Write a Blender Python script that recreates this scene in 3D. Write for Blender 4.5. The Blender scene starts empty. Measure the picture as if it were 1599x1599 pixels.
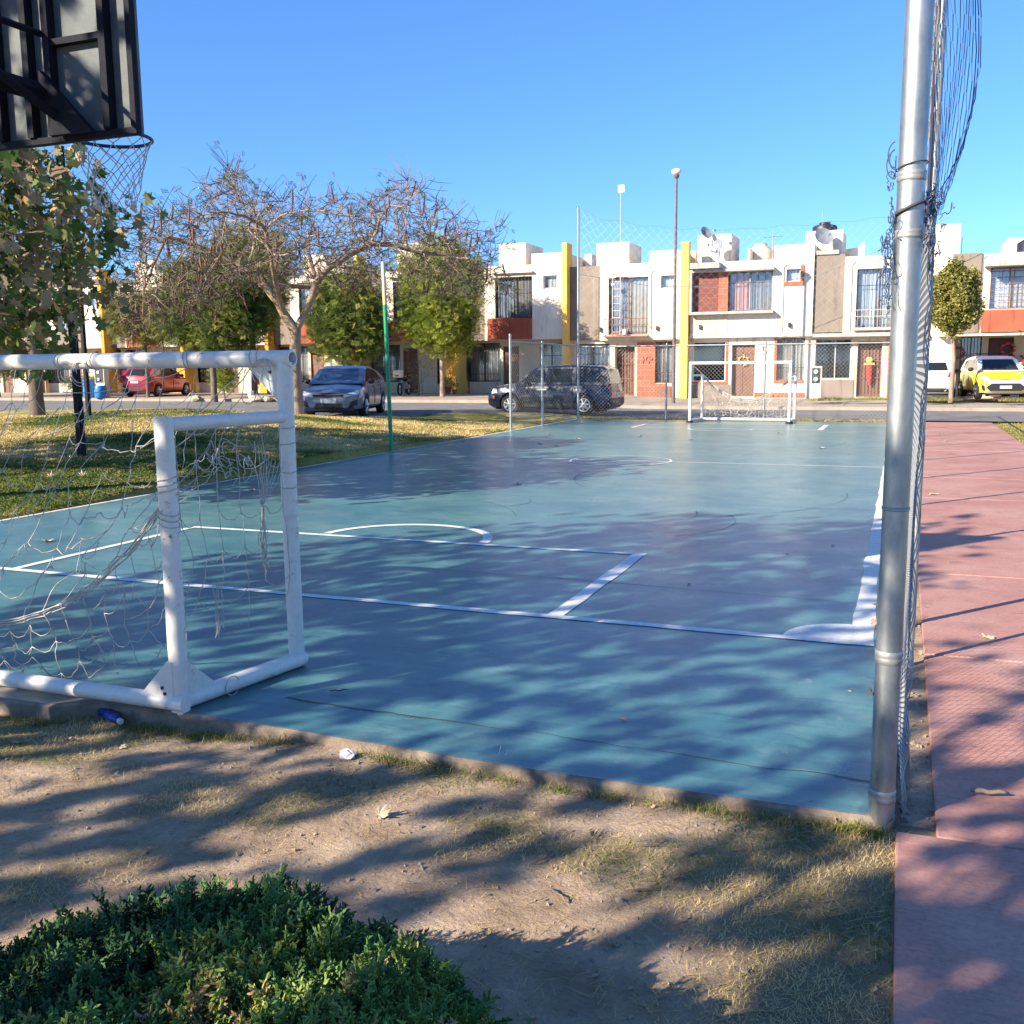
import bpy, bmesh, math, random
import numpy as np
from mathutils import Vector, Matrix
from mathutils.bvhtree import BVHTree
from mathutils.kdtree import KDTree

S = bpy.context.scene
COL = S.collection
PI = math.pi
RNG = np.random.default_rng(7)

# ------------------------------------------------------------------ camera
YAW, PITCH, ROLL, CAMH, FPX, CPX = 21.41, 8.43, -0.549, 1.75, 1545.0, 799.5
_y, _p, _r = (math.radians(a) for a in (YAW, PITCH, ROLL))
FWD = np.array([-math.sin(_y)*math.cos(_p), math.cos(_y)*math.cos(_p), -math.sin(_p)])
_ri = np.array([math.cos(_y), math.sin(_y), 0.0]); _up = np.cross(_ri, FWD)
RIGHT = _ri*math.cos(_r)+_up*math.sin(_r); UP = -_ri*math.sin(_r)+_up*math.cos(_r)
cam_data = bpy.data.cameras.new('camera')
cam_data.sensor_width = 36.0; cam_data.lens = 36.0*FPX/1599.0
cam_data.clip_start = 0.05; cam_data.clip_end = 4000
cam = bpy.data.objects.new('camera', cam_data); COL.objects.link(cam)
cam.matrix_world = Matrix(((RIGHT[0], UP[0], -FWD[0], 0), (RIGHT[1], UP[1], -FWD[1], 0), (RIGHT[2], UP[2], -FWD[2], CAMH), (0, 0, 0, 1)))
S.camera = cam
# ------------------------------------------------------------------ light
SUN_AZ, SUN_EL = 38.0, 27.0          # shadows run towards (+sin az, +cos az)
W = bpy.data.worlds.new('World'); S.world = W; W.use_nodes = True
nt = W.node_tree; nt.nodes.clear()
sky = nt.nodes.new('ShaderNodeTexSky'); sky.sky_type = 'NISHITA'; sky.sun_disc = False
sky.sun_elevation = math.radians(SUN_EL); sky.sun_rotation = math.radians(180+SUN_AZ)
sky.altitude = 1500; sky.air_density = 1.0; sky.dust_density = 0.1; sky.ozone_density = 6.0
bg = nt.nodes.new('ShaderNodeBackground'); bg.inputs[1].default_value = 0.112
wo = nt.nodes.new('ShaderNodeOutputWorld')
tn = nt.nodes.new('ShaderNodeMix'); tn.data_type = 'RGBA'; tn.blend_type = 'MULTIPLY'; tn.inputs[0].default_value = 1.0; tn.inputs[7].default_value = (.64, .84, .97, 1)   # clear dry winter blue
tc = nt.nodes.new('ShaderNodeTexCoord'); sx = nt.nodes.new('ShaderNodeSeparateXYZ'); nt.links.new(tc.outputs['Generated'], sx.inputs[0])
rm_ = nt.nodes.new('ShaderNodeValToRGB'); rm_.color_ramp.elements[0].position = 0.0; rm_.color_ramp.elements[0].color = (.56, .68, .88, 1); rm_.color_ramp.elements[1].position = .42; rm_.color_ramp.elements[1].color = (.64, .86, 1.0, 1)
nt.links.new(sx.outputs[2], rm_.inputs[0]); nt.links.new(rm_.outputs[0], tn.inputs[7])
nt.links.new(sky.outputs[0], tn.inputs[6]); nt.links.new(tn.outputs[2], bg.inputs[0]); nt.links.new(bg.outputs[0], wo.inputs[0])
sd = bpy.data.lights.new('sun', 'SUN'); sd.energy = 5.0; sd.angle = math.radians(0.42); sd.color = (1.0, 0.88, 0.70)
sun = bpy.data.objects.new('sun', sd); COL.objects.link(sun)
_d = Vector((math.sin(math.radians(SUN_AZ))*math.cos(math.radians(SUN_EL)), math.cos(math.radians(SUN_AZ))*math.cos(math.radians(SUN_EL)), -math.sin(math.radians(SUN_EL))))
sun.rotation_euler = _d.to_track_quat('-Z', 'Y').to_euler(); sun.location = (-20, -25, 25)
S.view_settings.view_transform = 'Standard'; S.view_settings.look = 'None'
S.view_settings.exposure = 1.32; S.view_settings.gamma = 1.0
S.render.engine = 'CYCLES'
S.render.resolution_x = 1024; S.render.resolution_y = 1024
S.cycles.max_bounces = 6; S.cycles.transparent_max_bounces = 12

# ------------------------------------------------------------------ helpers
def at(px, py, Y):
    """world X, Z of the place seen at (px, py) that stands at depth Y"""
    d = FWD+RIGHT*(px-CPX)/FPX-UP*(py-CPX)/FPX
    t = Y/d[1]
    return d[0]*t, CAMH+d[2]*t

class MB:
    def __init__(s): s.v = []; s.f = {}; s.n = 0; s.a = []; s.has = False
    def add(s, V, F, a=None):
        V = np.asarray(V, dtype=np.float64).reshape(-1, 3)
        s.v.append(V)
        if a is not None: s.has = True; s.a.append(np.broadcast_to(np.asarray(a, dtype=np.float64), (len(V),)))
        else: s.a.append(np.zeros(len(V)))
        if isinstance(F, np.ndarray):
            if len(F): s.f.setdefault(F.shape[1], []).append(F+s.n)
        else:
            g = {}
            for q in F: g.setdefault(len(q), []).append(q)
            for k, q in g.items(): s.f.setdefault(k, []).append(np.array(q)+s.n)
        s.n += len(V); return s
    def box(s, x0, x1, y0, y1, z0, z1):
        V = [(x, y, z) for x in (x0, x1) for y in (y0, y1) for z in (z0, z1)]
        return s.add(V, [(0, 1, 3, 2), (4, 6, 7, 5), (0, 4, 5, 1), (2, 3, 7, 6), (0, 2, 6, 4), (1, 5, 7, 3)])
    def bbox(s, x0, x1, y0, y1, z0, z1, b=0.01):
        """box with chamfered edges"""
        b = min(b, (x1-x0)*.45, (y1-y0)*.45, (z1-z0)*.45)
        bm = bmesh.new(); bmesh.ops.create_cube(bm, size=1)
        for v in bm.verts: v.co = Vector(((x0+x1)/2+v.co.x*(x1-x0), (y0+y1)/2+v.co.y*(y1-y0), (z0+z1)/2+v.co.z*(z1-z0)))
        bmesh.ops.bevel(bm, geom=bm.edges[:], offset=b, segments=2, affect='EDGES', profile=.5)
        return s.bm(bm)
    def bm(s, bm):
        bm.verts.index_update()
        s.add([v.co[:] for v in bm.verts], [[v.index for v in f.verts] for f in bm.faces]); bm.free(); return s
    def prism(s, poly, h0, h1, axis='z'):
        n = len(poly)
        def m(p, h): return {'z': (p[0], p[1], h), 'y': (p[0], h, p[1]), 'x': (h, p[0], p[1])}[axis]
        V = [m(p, h0) for p in poly]+[m(p, h1) for p in poly]
        F = [tuple(range(n-1, -1, -1)), tuple(range(n, 2*n))]+[(i, (i+1) % n, n+(i+1) % n, n+i) for i in range(n)]
        return s.add(V, F)
    def tube(s, pts, r, n=8, cap=True, a=None):
        P = np.asarray(pts, dtype=float); K = len(P)
        R = np.broadcast_to(np.asarray(r, dtype=float), (K,))
        T = np.gradient(P, axis=0); T /= np.linalg.norm(T, axis=1)[:, None]+1e-12
        u = np.cross(T[0], [0, 0, 1.]) if abs(T[0][2]) < .9 else np.cross(T[0], [0, 1., 0])
        u /= np.linalg.norm(u); th = np.arange(n)*2*PI/n; c, sn = np.cos(th), np.sin(th); V = []
        for i in range(K):
            u = u-T[i]*(u@T[i]); u /= np.linalg.norm(u)+1e-12; w = np.cross(T[i], u)
            V.append(P[i]+R[i]*(c[:, None]*u+sn[:, None]*w))
        V = np.concatenate(V); i = np.arange(K-1)[:, None]*n; j = np.arange(n)[None]; k = (j+1) % n
        F = np.stack([i+j, i+k, i+n+k, i+n+j], -1).reshape(-1, 4)
        base = s.n; s.add(V, F, a)
        if cap:
            s.f.setdefault(n, []).append(np.array([list(range(n-1, -1, -1))])+base)
            s.f[n].append(np.array([list(range(n))])+base+(K-1)*n)
        return s
    def cyl(s, p0, p1, r0, r1=None, n=16): return s.tube([p0, p1], [r0, r0 if r1 is None else r1], n)
    def lathe(s, prof, c=(0, 0, 0), n=20, axis='z'):
        K = len(prof); V = []
        for r, h in prof:
            for k in range(n):
                a, b = r*math.cos(2*PI*k/n), r*math.sin(2*PI*k/n)
                q = {'z': (a, b, h), 'y': (a, h, b), 'x': (h, a, b)}[axis]; V.append((c[0]+q[0], c[1]+q[1], c[2]+q[2]))
        F = [(i*n+j, i*n+(j+1) % n, (i+1)*n+(j+1) % n, (i+1)*n+j) for i in range(K-1) for j in range(n)]
        F += [tuple(range(n-1, -1, -1)), tuple(range((K-1)*n, K*n))]
        return s.add(V, F)
    def ball(s, c, r, seg=12, sc=(1, 1, 1)):
        prof = [(max(1e-4, math.sin(PI*i/seg)), -math.cos(PI*i/seg)) for i in range(seg+1)]
        m = MB(); m.lathe(prof, n=seg*2)
        return s.add(m.v[0]*np.array(sc)*r+np.array(c), [tuple(q) for k in m.f for A in m.f[k] for q in A])
    def wires(s, P, r, n=3, a=None):
        """P (N, K, 3): N polylines of K points as thin tubes"""
        P = np.asarray(P, dtype=float); N, K, _ = P.shape
        T = np.gradient(P, axis=1); T /= np.linalg.norm(T, axis=2)[..., None]+1e-12
        ref = np.where(np.abs(T[..., 2:3]) > .9, np.array([1., 0, 0]), np.array([0, 0, 1.]))
        u = np.cross(T, ref); u /= np.linalg.norm(u, axis=2)[..., None]+1e-12; w = np.cross(T, u)
        R = np.broadcast_to(np.asarray(r, dtype=float), (N, K))[..., None]
        V = np.stack([P+R*(math.cos(2*PI*j/n)*u+math.sin(2*PI*j/n)*w) for j in range(n)], 2).reshape(-1, 3)
        b = (np.arange(N)[:, None, None]*K+np.arange(K-1)[None, :, None])*n; j = np.arange(n)[None, None]; k = (j+1) % n
        F = np.stack([b+j, b+k, b+n+k, b+n+j], -1).reshape(-1, 4)
        return s.add(V, F, None if a is None else np.repeat(np.broadcast_to(a, (N,)), K*n))
    def stamp(s, TV, TF, P, M, sc, a=None):
        """template (TV, TF) at places P (N,3) with rotations M (N,3,3) and scales sc"""
        TV = np.asarray(TV, float); N = len(P); m = len(TV)
        V = np.einsum('nij,mj->nmi', M, TV)*np.broadcast_to(np.asarray(sc, float), (N,))[:, None, None]+np.asarray(P)[:, None]
        off = (np.arange(N)*m)[:, None, None]; g = {}
        for q in TF: g.setdefault(len(q), []).append(q)
        n0 = s.n
        s.add(V.reshape(-1, 3), [], None if a is None else np.repeat(np.broadcast_to(a, (N,)), m))
        for k, q in g.items(): s.f.setdefault(k, []).append((np.array(q)[None]+off).reshape(-1, k)+n0)
        return s
    def build(s, name, mat, parent=None, origin=None, smooth=False):
        me = bpy.data.meshes.new(name)
        V = np.concatenate(s.v) if s.v else np.zeros((0, 3))
        if origin is not None: V = V-np.asarray(origin, float)
        idx = []; tot = []
        for k, L in s.f.items():
            A = np.concatenate(L); idx.append(A.reshape(-1)); tot.append(np.full(len(A), k))
        idx = np.concatenate(idx).astype(np.int32); tot = np.concatenate(tot)
        st = np.concatenate([[0], np.cumsum(tot)[:-1]]).astype(np.int32)
        me.vertices.add(len(V)); me.vertices.foreach_set('co', V.astype(np.float32).reshape(-1))
        me.loops.add(len(idx)); me.loops.foreach_set('vertex_index', idx)
        me.polygons.add(len(st)); me.polygons.foreach_set('loop_start', st)
        me.polygons.foreach_set('use_smooth', np.full(len(st), bool(smooth)))
        me.update(calc_edges=True); me.validate()
        if s.has:
            at_ = me.attributes.new('rnd', 'FLOAT', 'POINT'); at_.data.foreach_set('value', np.concatenate(s.a).astype(np.float32))
        if smooth is not False and smooth is not True:
            me.set_sharp_from_angle(angle=math.radians(smooth))
        me.materials.append(mat)
        o = bpy.data.objects.new(name, me); COL.objects.link(o)
        if parent is not None: o.parent = parent
        elif origin is not None: o.location = origin
        return o

def tag(o, label=None, cat=None, group=None, kind=None):
    if label: o['label'] = label
    if cat: o['category'] = cat
    if group: o['group'] = group
    if kind: o['kind'] = kind
    return o
def thing(name, label, cat, loc=(0, 0, 0), rz=0.0, group=None):
    o = bpy.data.objects.new(name, None); COL.objects.link(o); o.empty_display_size = .2
    o.location = loc; o.rotation_euler = (0, 0, rz)
    return tag(o, label, cat, group)
def copy_tree(o, parent=None):
    kids = [c for c in bpy.data.objects if c.parent == o]
    c = o.copy(); COL.objects.link(c)
    if parent: c.parent = parent
    for k in kids: copy_tree(k, c)
    return c
def rotz(a): return np.array([[math.cos(a), -math.sin(a), 0], [math.sin(a), math.cos(a), 0], [0, 0, 1.]])
def rand_rot(n, rng, tilt=1.0):
    """random rotations; tilt<1 keeps local z nearer to world up"""
    a = rng.uniform(0, 2*PI, n); b = rng.normal(0, 1, n)*tilt; c = rng.normal(0, 1, n)*tilt
    ca, sa, cb, sb, cc, sc = np.cos(a), np.sin(a), np.cos(b), np.sin(b), np.cos(c), np.sin(c)
    Z = np.zeros(n); O = np.ones(n)
    Rz = np.stack([ca, -sa, Z, sa, ca, Z, Z, Z, O], 1).reshape(-1, 3, 3)
    Rx = np.stack([O, Z, Z, Z, cb, -sb, Z, sb, cb], 1).reshape(-1, 3, 3)
    Ry = np.stack([cc, Z, sc, Z, O, Z, -sc, Z, cc], 1).reshape(-1, 3, 3)
    return Rz@Rx@Ry
def frame_to(D, rng):
    """rotations whose local +x points along D, random roll"""
    D = D/(np.linalg.norm(D, axis=1)[:, None]+1e-9); q = rng.normal(size=D.shape)
    u = np.cross(D, q); u /= np.linalg.norm(u, axis=1)[:, None]+1e-9
    return np.stack([D, u, np.cross(D, u)], 2)

_lat = np.random.default_rng(3).random((256, 256))
def vnoise(x, y, f=1.0):
    x = np.asarray(x)*f+500; y = np.asarray(y)*f+500
    xi = np.floor(x).astype(int); yi = np.floor(y).astype(int); fx = x-xi; fy = y-yi
    fx = fx*fx*(3-2*fx); fy = fy*fy*(3-2*fy); g = lambda a, b: _lat[a % 256, b % 256]
    return (g(xi, yi)*(1-fx)+g(xi+1, yi)*fx)*(1-fy)+(g(xi, yi+1)*(1-fx)+g(xi+1, yi+1)*fx)*fy
def fbm(x, y, f=1.0, o=4): return sum(vnoise(x, y, f*2**k)*.5**k for k in range(o))/sum(.5**k for k in range(o))
def sstep(a, b, x): t = np.clip((x-a)/(b-a), 0, 1); return t*t*(3-2*t)

# ------------------------------------------------------------------ materials
def new_mat(name):
    m = bpy.data.materials.new(name); m.use_nodes = True; t = m.node_tree
    return m, t, t.nodes['Principled BSDF']
def _col(c): return (c[0], c[1], c[2], 1.0)
def ramp(t, fac, stops):
    r = t.nodes.new('ShaderNodeValToRGB'); t.links.new(fac, r.inputs[0]); e = r.color_ramp.elements
    while len(e) > 1: e.remove(e[-1])
    e[0].position = stops[0][0]; e[0].color = _col(stops[0][1])
    for p, c in stops[1:]: q = e.new(p); q.color = _col(c)
    return r.outputs[0]
def noise(t, scale, detail=4, rough=.6, vec=None, dist=0.0):
    n = t.nodes.new('ShaderNodeTexNoise'); n.inputs['Scale'].default_value = scale; n.inputs['Detail'].default_value = detail
    n.inputs['Roughness'].default_value = rough; n.inputs['Distortion'].default_value = dist
    if vec is not None: t.links.new(vec, n.inputs['Vector'])
    return n.outputs[0]
def coord(t, kind='Object', sc=None):
    c = t.nodes.new('ShaderNodeTexCoord').outputs[kind]
    if sc is not None:
        m = t.nodes.new('ShaderNodeMapping'); m.inputs['Scale'].default_value = sc; t.links.new(c, m.inputs[0]); c = m.outputs[0]
    return c
def mixc(t, f, a, b, mode='MIX'):
    m = t.nodes.new('ShaderNodeMix'); m.data_type = 'RGBA'; m.blend_type = mode
    for s_, x in ((0, f), (6, a), (7, b)):
        if hasattr(x, 'links'): t.links.new(x, m.inputs[s_])
        elif s_ == 0: m.inputs[0].default_value = x
        else: m.inputs[s_].default_value = _col(x)
    return m.outputs[2]
def bumpn(t, h, strength, dist=.01):
    b = t.nodes.new('ShaderNodeBump'); b.inputs['Strength'].default_value = strength; b.inputs['Distance'].default_value = dist
    t.links.new(h, b.inputs['Height']); return b.outputs[0]
def M(name, c1, c2=None, rough=.8, metal=0., scale=6., bump=0., bscale=60., spec=.5, coat=0., sc=None, lo=.35, hi=.65):
    m, t, b = new_mat(name); b.inputs['Roughness'].default_value = rough; b.inputs['Metallic'].default_value = metal
    b.inputs['Specular IOR Level'].default_value = spec; b.inputs['Coat Weight'].default_value = coat
    v = coord(t, sc=sc)
    if c2 is None: b.inputs['Base Color'].default_value = _col(c1)
    else: t.links.new(ramp(t, noise(t, scale, 6, .65, v), [(lo, c1), (hi, c2)]), b.inputs['Base Color'])
    if bump: t.links.new(bumpn(t, noise(t, bscale, 5, .6, v), bump), b.inputs['Normal'])
    return m
def leaf_mat(name, stops, rough=.55, trans=.25):
    m, t, b = new_mat(name); a = t.nodes.new('ShaderNodeAttribute'); a.attribute_name = 'rnd'
    c = ramp(t, a.outputs['Fac'], stops); t.links.new(c, b.inputs['Base Color']); b.inputs['Roughness'].default_value = rough
    b.inputs['Specular IOR Level'].default_value = .3
    if trans:
        tr = t.nodes.new('ShaderNodeBsdfTranslucent'); t.links.new(c, tr.inputs[0]); mx = t.nodes.new('ShaderNodeMixShader'); mx.inputs[0].default_value = trans
        t.links.new(b.outputs[0], mx.inputs[1]); t.links.new(tr.outputs[0], mx.inputs[2]); t.links.new(mx.outputs[0], t.nodes['Material Output'].inputs[0])
    return m
def glass_mat(name, tint, k=.35, rough=.05):
    """pane: part see-through, part mirror of the sky"""
    m, t, b = new_mat(name); t.nodes.remove(b)
    tr = t.nodes.new('ShaderNodeBsdfTransparent'); tr.inputs[0].default_value = _col(tint)
    g = t.nodes.new('ShaderNodeBsdfGlossy'); g.inputs['Roughness'].default_value = rough; g.inputs[0].default_value = (.9, .95, 1, 1)
    f = t.nodes.new('ShaderNodeLayerWeight'); pw = t.nodes.new('ShaderNodeMath'); pw.operation = 'POWER'; pw.inputs[1].default_value = 4.0; t.links.new(f.outputs['Facing'], pw.inputs[0])
    ad = t.nodes.new('ShaderNodeMath'); ad.operation = 'MULTIPLY_ADD'; ad.use_clamp = True; ad.inputs[1].default_value = .7; ad.inputs[2].default_value = k; t.links.new(pw.outputs[0], ad.inputs[0])
    mx = t.nodes.new('ShaderNodeMixShader'); t.links.new(ad.outputs[0], mx.inputs[0]); t.links.new(tr.outputs[0], mx.inputs[1]); t.links.new(g.outputs[0], mx.inputs[2])
    t.links.new(mx.outputs[0], t.nodes['Material Output'].inputs[0]); return m
# ------------------------------------------------------------------ terrain
near_edge = [(-75, 20.5), (-30, 24.5), (-22, 25.6), (-18.8, 25.2), (-15.2, 25.6), (-14.2, 30.0), (-12.6, 31.6), (-9.8, 31.95), (60, 31.95)]
ex = np.array([p[0] for p in near_edge]); ey = np.array([p[1] for p in near_edge])
def road_z(x, y): return .2*sstep(-9, -15, x)
def gz(x, y):
    x = np.asarray(x, float); y = np.asarray(y, float)
    d = np.hypot(x, y); th = np.degrees(np.arctan2(-x, np.maximum(y, .01)))
    A = np.interp(th, [20, 24, 29, 33, 38, 42, 48, 60, 90], [0, .06, .27, .44, .57, .6, .52, .4, .2])
    lawn = -.03+A*sstep(10, 27.5, d)+.05*(fbm(x, y, .35)-.5)*sstep(-9.9, -11, x)
    E_ = np.interp(x, ex, ey); far = road_z(x, y)+.02-.16*sstep(.02, .3, y-E_)
    k = sstep(-1.6, -.1, y-E_)
    lawn = lawn*(1-k)+far*k
    near = -.048+.030*(fbm(x+9, y, .9)-.5)+.016*(fbm(x, y, 5)-.5)+.008*(fbm(x+3, y, 13, 2)-.5)
    near = near-.045*sstep(-2.6, -3.3, x)*sstep(3.2, 3.8, y); near = np.where(y > 3.97, -.15, near)
    side = sstep(-9.84, -9.9, x)
    z = lawn*side+near*(1-side)
    z = np.where((x > 2.48) & (y < 33), -.05+.03*(fbm(x, y, .5)-.5), z)
    z = np.where((y > 30.9) & (x > -9.85), np.where(y > 31.8, -.12, -.03), z)
    return z
def grassiness(x, y):
    """0 bare earth .. 1 grass"""
    g = fbm(x*.8+3, y+1.7, 1.3, 5)
    edge = sstep(.75, .1, np.abs(y-3.55))*.22
    right = sstep(-.75, -.15, x)*.2
    low = sstep(2.3, 1.6, y)*.15
    bare = np.exp(-(((x+1.1)/.55)**2+((y-2.35)/.55)**2))*.35+np.exp(-(((x+3.0)/.9)**2+((y-2.9)/.45)**2))*.25
    return sstep(.50, .72, g+edge*.8+right*.8+low-bare)

def grid_mesh(xs, ys, zf, name, mat, attr=None, kind='structure'):
    X, Y = np.meshgrid(xs, ys); Z = zf(X, Y); V = np.stack([X, Y, Z], -1).reshape(-1, 3)
    nx = len(xs); i = (np.arange(len(ys)-1)[:, None]*nx+np.arange(nx-1)[None]).reshape(-1)
    F = np.stack([i, i+1, i+nx+1, i+nx], -1)
    m = MB(); m.add(V, F, None if attr is None else attr(X, Y).reshape(-1))
    return tag(m.build(name, mat, smooth=True), kind=kind)

# ground material: earth and grass soil, attribute = grassiness
m, t, b = new_mat('earth'); a = t.nodes.new('ShaderNodeAttribute'); a.attribute_name = 'rnd'; co = coord(t)
dirt = ramp(t, noise(t, 3.2, 9, .72, co), [(.28, (.24, .17, .115)), (.5, (.45, .33, .235)), (.72, (.62, .48, .35))])
speck = ramp(t, noise(t, 60, 8, .8, co), [(.30, (.30, .25, .21)), (.41, (.90, .90, .90)), (.7, (1.22, 1.18, 1.12))])
dirt = mixc(t, 1.0, dirt, speck, 'MULTIPLY')
gr = ramp(t, noise(t, 9, 8, .75, co), [(.3, (.14, .12, .06)), (.5, (.22, .175, .10)), (.72, (.30, .24, .15))])
hf = t.nodes.new('ShaderNodeMath'); hf.operation = 'MULTIPLY'; hf.inputs[1].default_value = .6; t.links.new(a.outputs['Fac'], hf.inputs[0])
t.links.new(mixc(t, hf.outputs[0], dirt, gr), b.inputs['Base Color']); b.inputs['Roughness'].default_value = .95
b.inputs['Specular IOR Level'].default_value = .15
hn = noise(t, 26, 10, .75, co); t.links.new(bumpn(t, hn, .9, .03), b.inputs['Normal'])
EARTH = m
m, t, b = new_mat('lawn'); co = coord(t); cs = coord(t, sc=(1, 1, 1))
g1 = ramp(t, noise(t, .55, 6, .65, co), [(.34, (.20, .20, .04)), (.5, (.40, .34, .10)), (.66, (.58, .43, .19))])
g2 = ramp(t, noise(t, 14, 6, .8, co), [(.3, (.5, .55, .4)), (.5, (1, 1, 1)), (.7, (1.3, 1.2, 1.0))])
t.links.new(mixc(t, 1.0, g1, g2, 'MULTIPLY'), b.inputs['Base Color']); b.inputs['Roughness'].default_value = .95; b.inputs['Specular IOR Level'].default_value = .1
t.links.new(bumpn(t, noise(t, 30, 8, .8, co), .9, .06), b.inputs['Normal'])
LAWN = m

xs = np.concatenate([np.arange(-7.0, -4.4, .12), np.arange(-4.4, .26, .028)]); ys = np.concatenate([np.arange(-3, .9, .15), np.arange(.9, 4.2, .028)])
grid_mesh(xs, ys, gz, 'ground', EARTH, grassiness)
xs = np.concatenate([np.arange(-70, -26, 1.2), np.arange(-26, -9.9, .25), [-9.86, -9.80]]); ys = np.concatenate([np.arange(-30, 4, 1.5), np.arange(4, 34.5, .25)])
grid_mesh(xs, ys, gz, 'lawn', LAWN)
xs = np.concatenate([np.arange(2.5, 12, .5), np.arange(12, 60, 4)]); ys = np.arange(-10, 32.1, .6)
grid_mesh(xs, ys, gz, 'dry_lawn', LAWN)
# strip between court and road, and the plain everything lies on
tag(MB().box(-9.86, .2, 30.9, 32.0, -.3, -.02).build('verge', LAWN), kind='structure')
FARG = M('far_ground', (.22, .17, .11), (.12, .13, .06), .95, scale=.3)
tag(MB().box(-1500, 1500, -1500, 1500, -1.2, -.6).build('plain', FARG), kind='structure')

# road
ASPH = M('asphalt', (.12, .118, .116), (.20, .19, .18), .9, scale=1.2, bump=.4, bscale=90)
xs = np.concatenate([np.arange(-75, -24, 1.5), np.arange(-24, -8, .25), np.arange(-8, 61, 2)]); mbr = MB()
ny = 14; E = np.interp(xs, ex, ey); V = []
for j in range(ny):
    yy = E+(38.42-E)*j/(ny-1); V.append(np.stack([xs, yy, road_z(xs, yy)+.004], -1))
V = np.concatenate(V); nx = len(xs); i = (np.arange(ny-1)[:, None]*nx+np.arange(nx-1)[None]).reshape(-1)
mbr.add(V, np.stack([i, i+1, i+nx+1, i+nx], -1)); tag(mbr.build('road', ASPH, smooth=True), kind='structure')
CONC = M('concrete', (.27, .22, .175), (.38, .32, .26), .9, scale=2.2, bump=.3, bscale=40, lo=.3, hi=.7)
kb = MB()
xs = np.concatenate([np.arange(-75, -18, 3), np.arange(-18, -7, .5), np.arange(-7, 61, 3)])
for k in range(len(xs)-1):
    x0, x1 = xs[k], xs[k+1]; z0, z1 = float(road_z(x0, 0)), float(road_z(x1, 0))
    kb.add([(x0, 38.4, z0-.1), (x1, 38.4, z1-.1), (x1, 38.4, z1+.12), (x0, 38.4, z0+.12), (x0, 38.56, z0+.14), (x1, 38.56, z1+.14), (x1, 60, z1+.2), (x0, 60, z0+.2)],
           [(0, 1, 2, 3), (3, 2, 5, 4), (4, 5, 6, 7)])
tag(kb.build('sidewalk', CONC), kind='structure')
jt = MB()
JOINT = M('joint', (.12, .11, .1), rough=.95)
for x in np.arange(-40, 8, 1.9):
    zz = float(road_z(x, 0)); 
    jt.add([(x, 38.6, zz+.146), (x+.03, 38.6, zz+.146), (x+.03, 46, zz+.166), (x, 46, zz+.166)], [(0, 1, 2, 3)])
for k in range(len(xs)-1):
    x0, x1 = xs[k], xs[k+1]; z0, z1 = float(road_z(x0, 0)), float(road_z(x1, 0))
    jt.add([(x0, 40.9, z0+.151), (x1, 40.9, z1+.151), (x1, 40.95, z1+.151), (x0, 40.95, z0+.151)], [(0, 1, 2, 3)])
tag(jt.build('pavement_joints', JOINT), kind='structure')

# ------------------------------------------------------------------ court
m, t, b = new_mat('court_paint'); co = coord(t); at_n = t.nodes.new('ShaderNodeAttribute'); at_n.attribute_name = 'rnd'
big = ramp(t, noise(t, .7, 8, .62, co), [(.32, (.034, .120, .150)), (.5, (.058, .168, .190)), (.7, (.115, .235, .225))])
worn = ramp(t, noise(t, 3.1, 12, .75, co, .4), [(.50, (0, 0, 0)), (.66, (.45, .45, .45)), (.78, (.8, .8, .8))])
sy = t.nodes.new('ShaderNodeSeparateXYZ'); t.links.new(co, sy.inputs[0]); mr = t.nodes.new('ShaderNodeMapRange'); t.links.new(sy.outputs[1], mr.inputs[0]); mr.inputs[1].default_value = 7; mr.inputs[2].default_value = 20; mr.inputs[3].default_value = 0; mr.inputs[4].default_value = .32
big = mixc(t, mr.outputs[0], big, (.125, .235, .23))   # sandy and trodden, with glare put into the colour, towards the far half
c1 = mixc(t, worn, big, (.17, .275, .27))
sc1 = ramp(t, noise(t, 7, 10, .8, coord(t, sc=(.25, 2.2, 1)), .8), [(.32, (.48, .55, .62)), (.46, (1, 1, 1)), (.54, (1, 1, 1)), (.68, (1.45, 1.35, 1.22))])
c1 = mixc(t, 1.0, c1, sc1, 'MULTIPLY')
peel = ramp(t, noise(t, 5.5, 14, .82, co, .2), [(.0, (0, 0, 0)), (.60, (0, 0, 0)), (.635, (.75, .75, .75)), (1, (.8, .8, .8))])
c1 = mixc(t, peel, c1, (.24, .28, .25))
blot = ramp(t, noise(t, 1.7, 10, .7, co, 1.0), [(.30, (.60, .66, .70)), (.42, (1, 1, 1)), (1, (1, 1, 1))])
c1 = mixc(t, 1.0, c1, blot, 'MULTIPLY')
fine = ramp(t, noise(t, 160, 3, .6, co), [(.35, (.8, .8, .8)), (.55, (1, 1, 1)), (.72, (1.12, 1.12, 1.12))])
c1 = mixc(t, 1.0, c1, fine, 'MULTIPLY')
dust = ramp(t, noise(t, 4.5, 8, .7, co), [(.35, (.20, .17, .135)), (.65, (.34, .29, .23))])
dm = t.nodes.new('ShaderNodeMath'); dm.operation = 'MULTIPLY_ADD'; dm.use_clamp = True
nn = noise(t, 9, 8, .75, co); t.links.new(nn, dm.inputs[0]); dm.inputs[1].default_value = 2.4
ad = t.nodes.new('ShaderNodeMath'); ad.operation = 'MULTIPLY_ADD'; ad.inputs[1].default_value = 3.0; ad.inputs[2].default_value = -2.4
t.links.new(at_n.outputs['Fac'], ad.inputs[0]); t.links.new(ad.outputs[0], dm.inputs[2])
t.links.new(mixc(t, dm.outputs[0], c1, dust), b.inputs['Base Color'])
rr = t.nodes.new('ShaderNodeMapRange'); t.links.new(noise(t, 2.0, 8, .7, co), rr.inputs[0]); rr.inputs[3].default_value = .20; rr.inputs[4].default_value = .42
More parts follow.
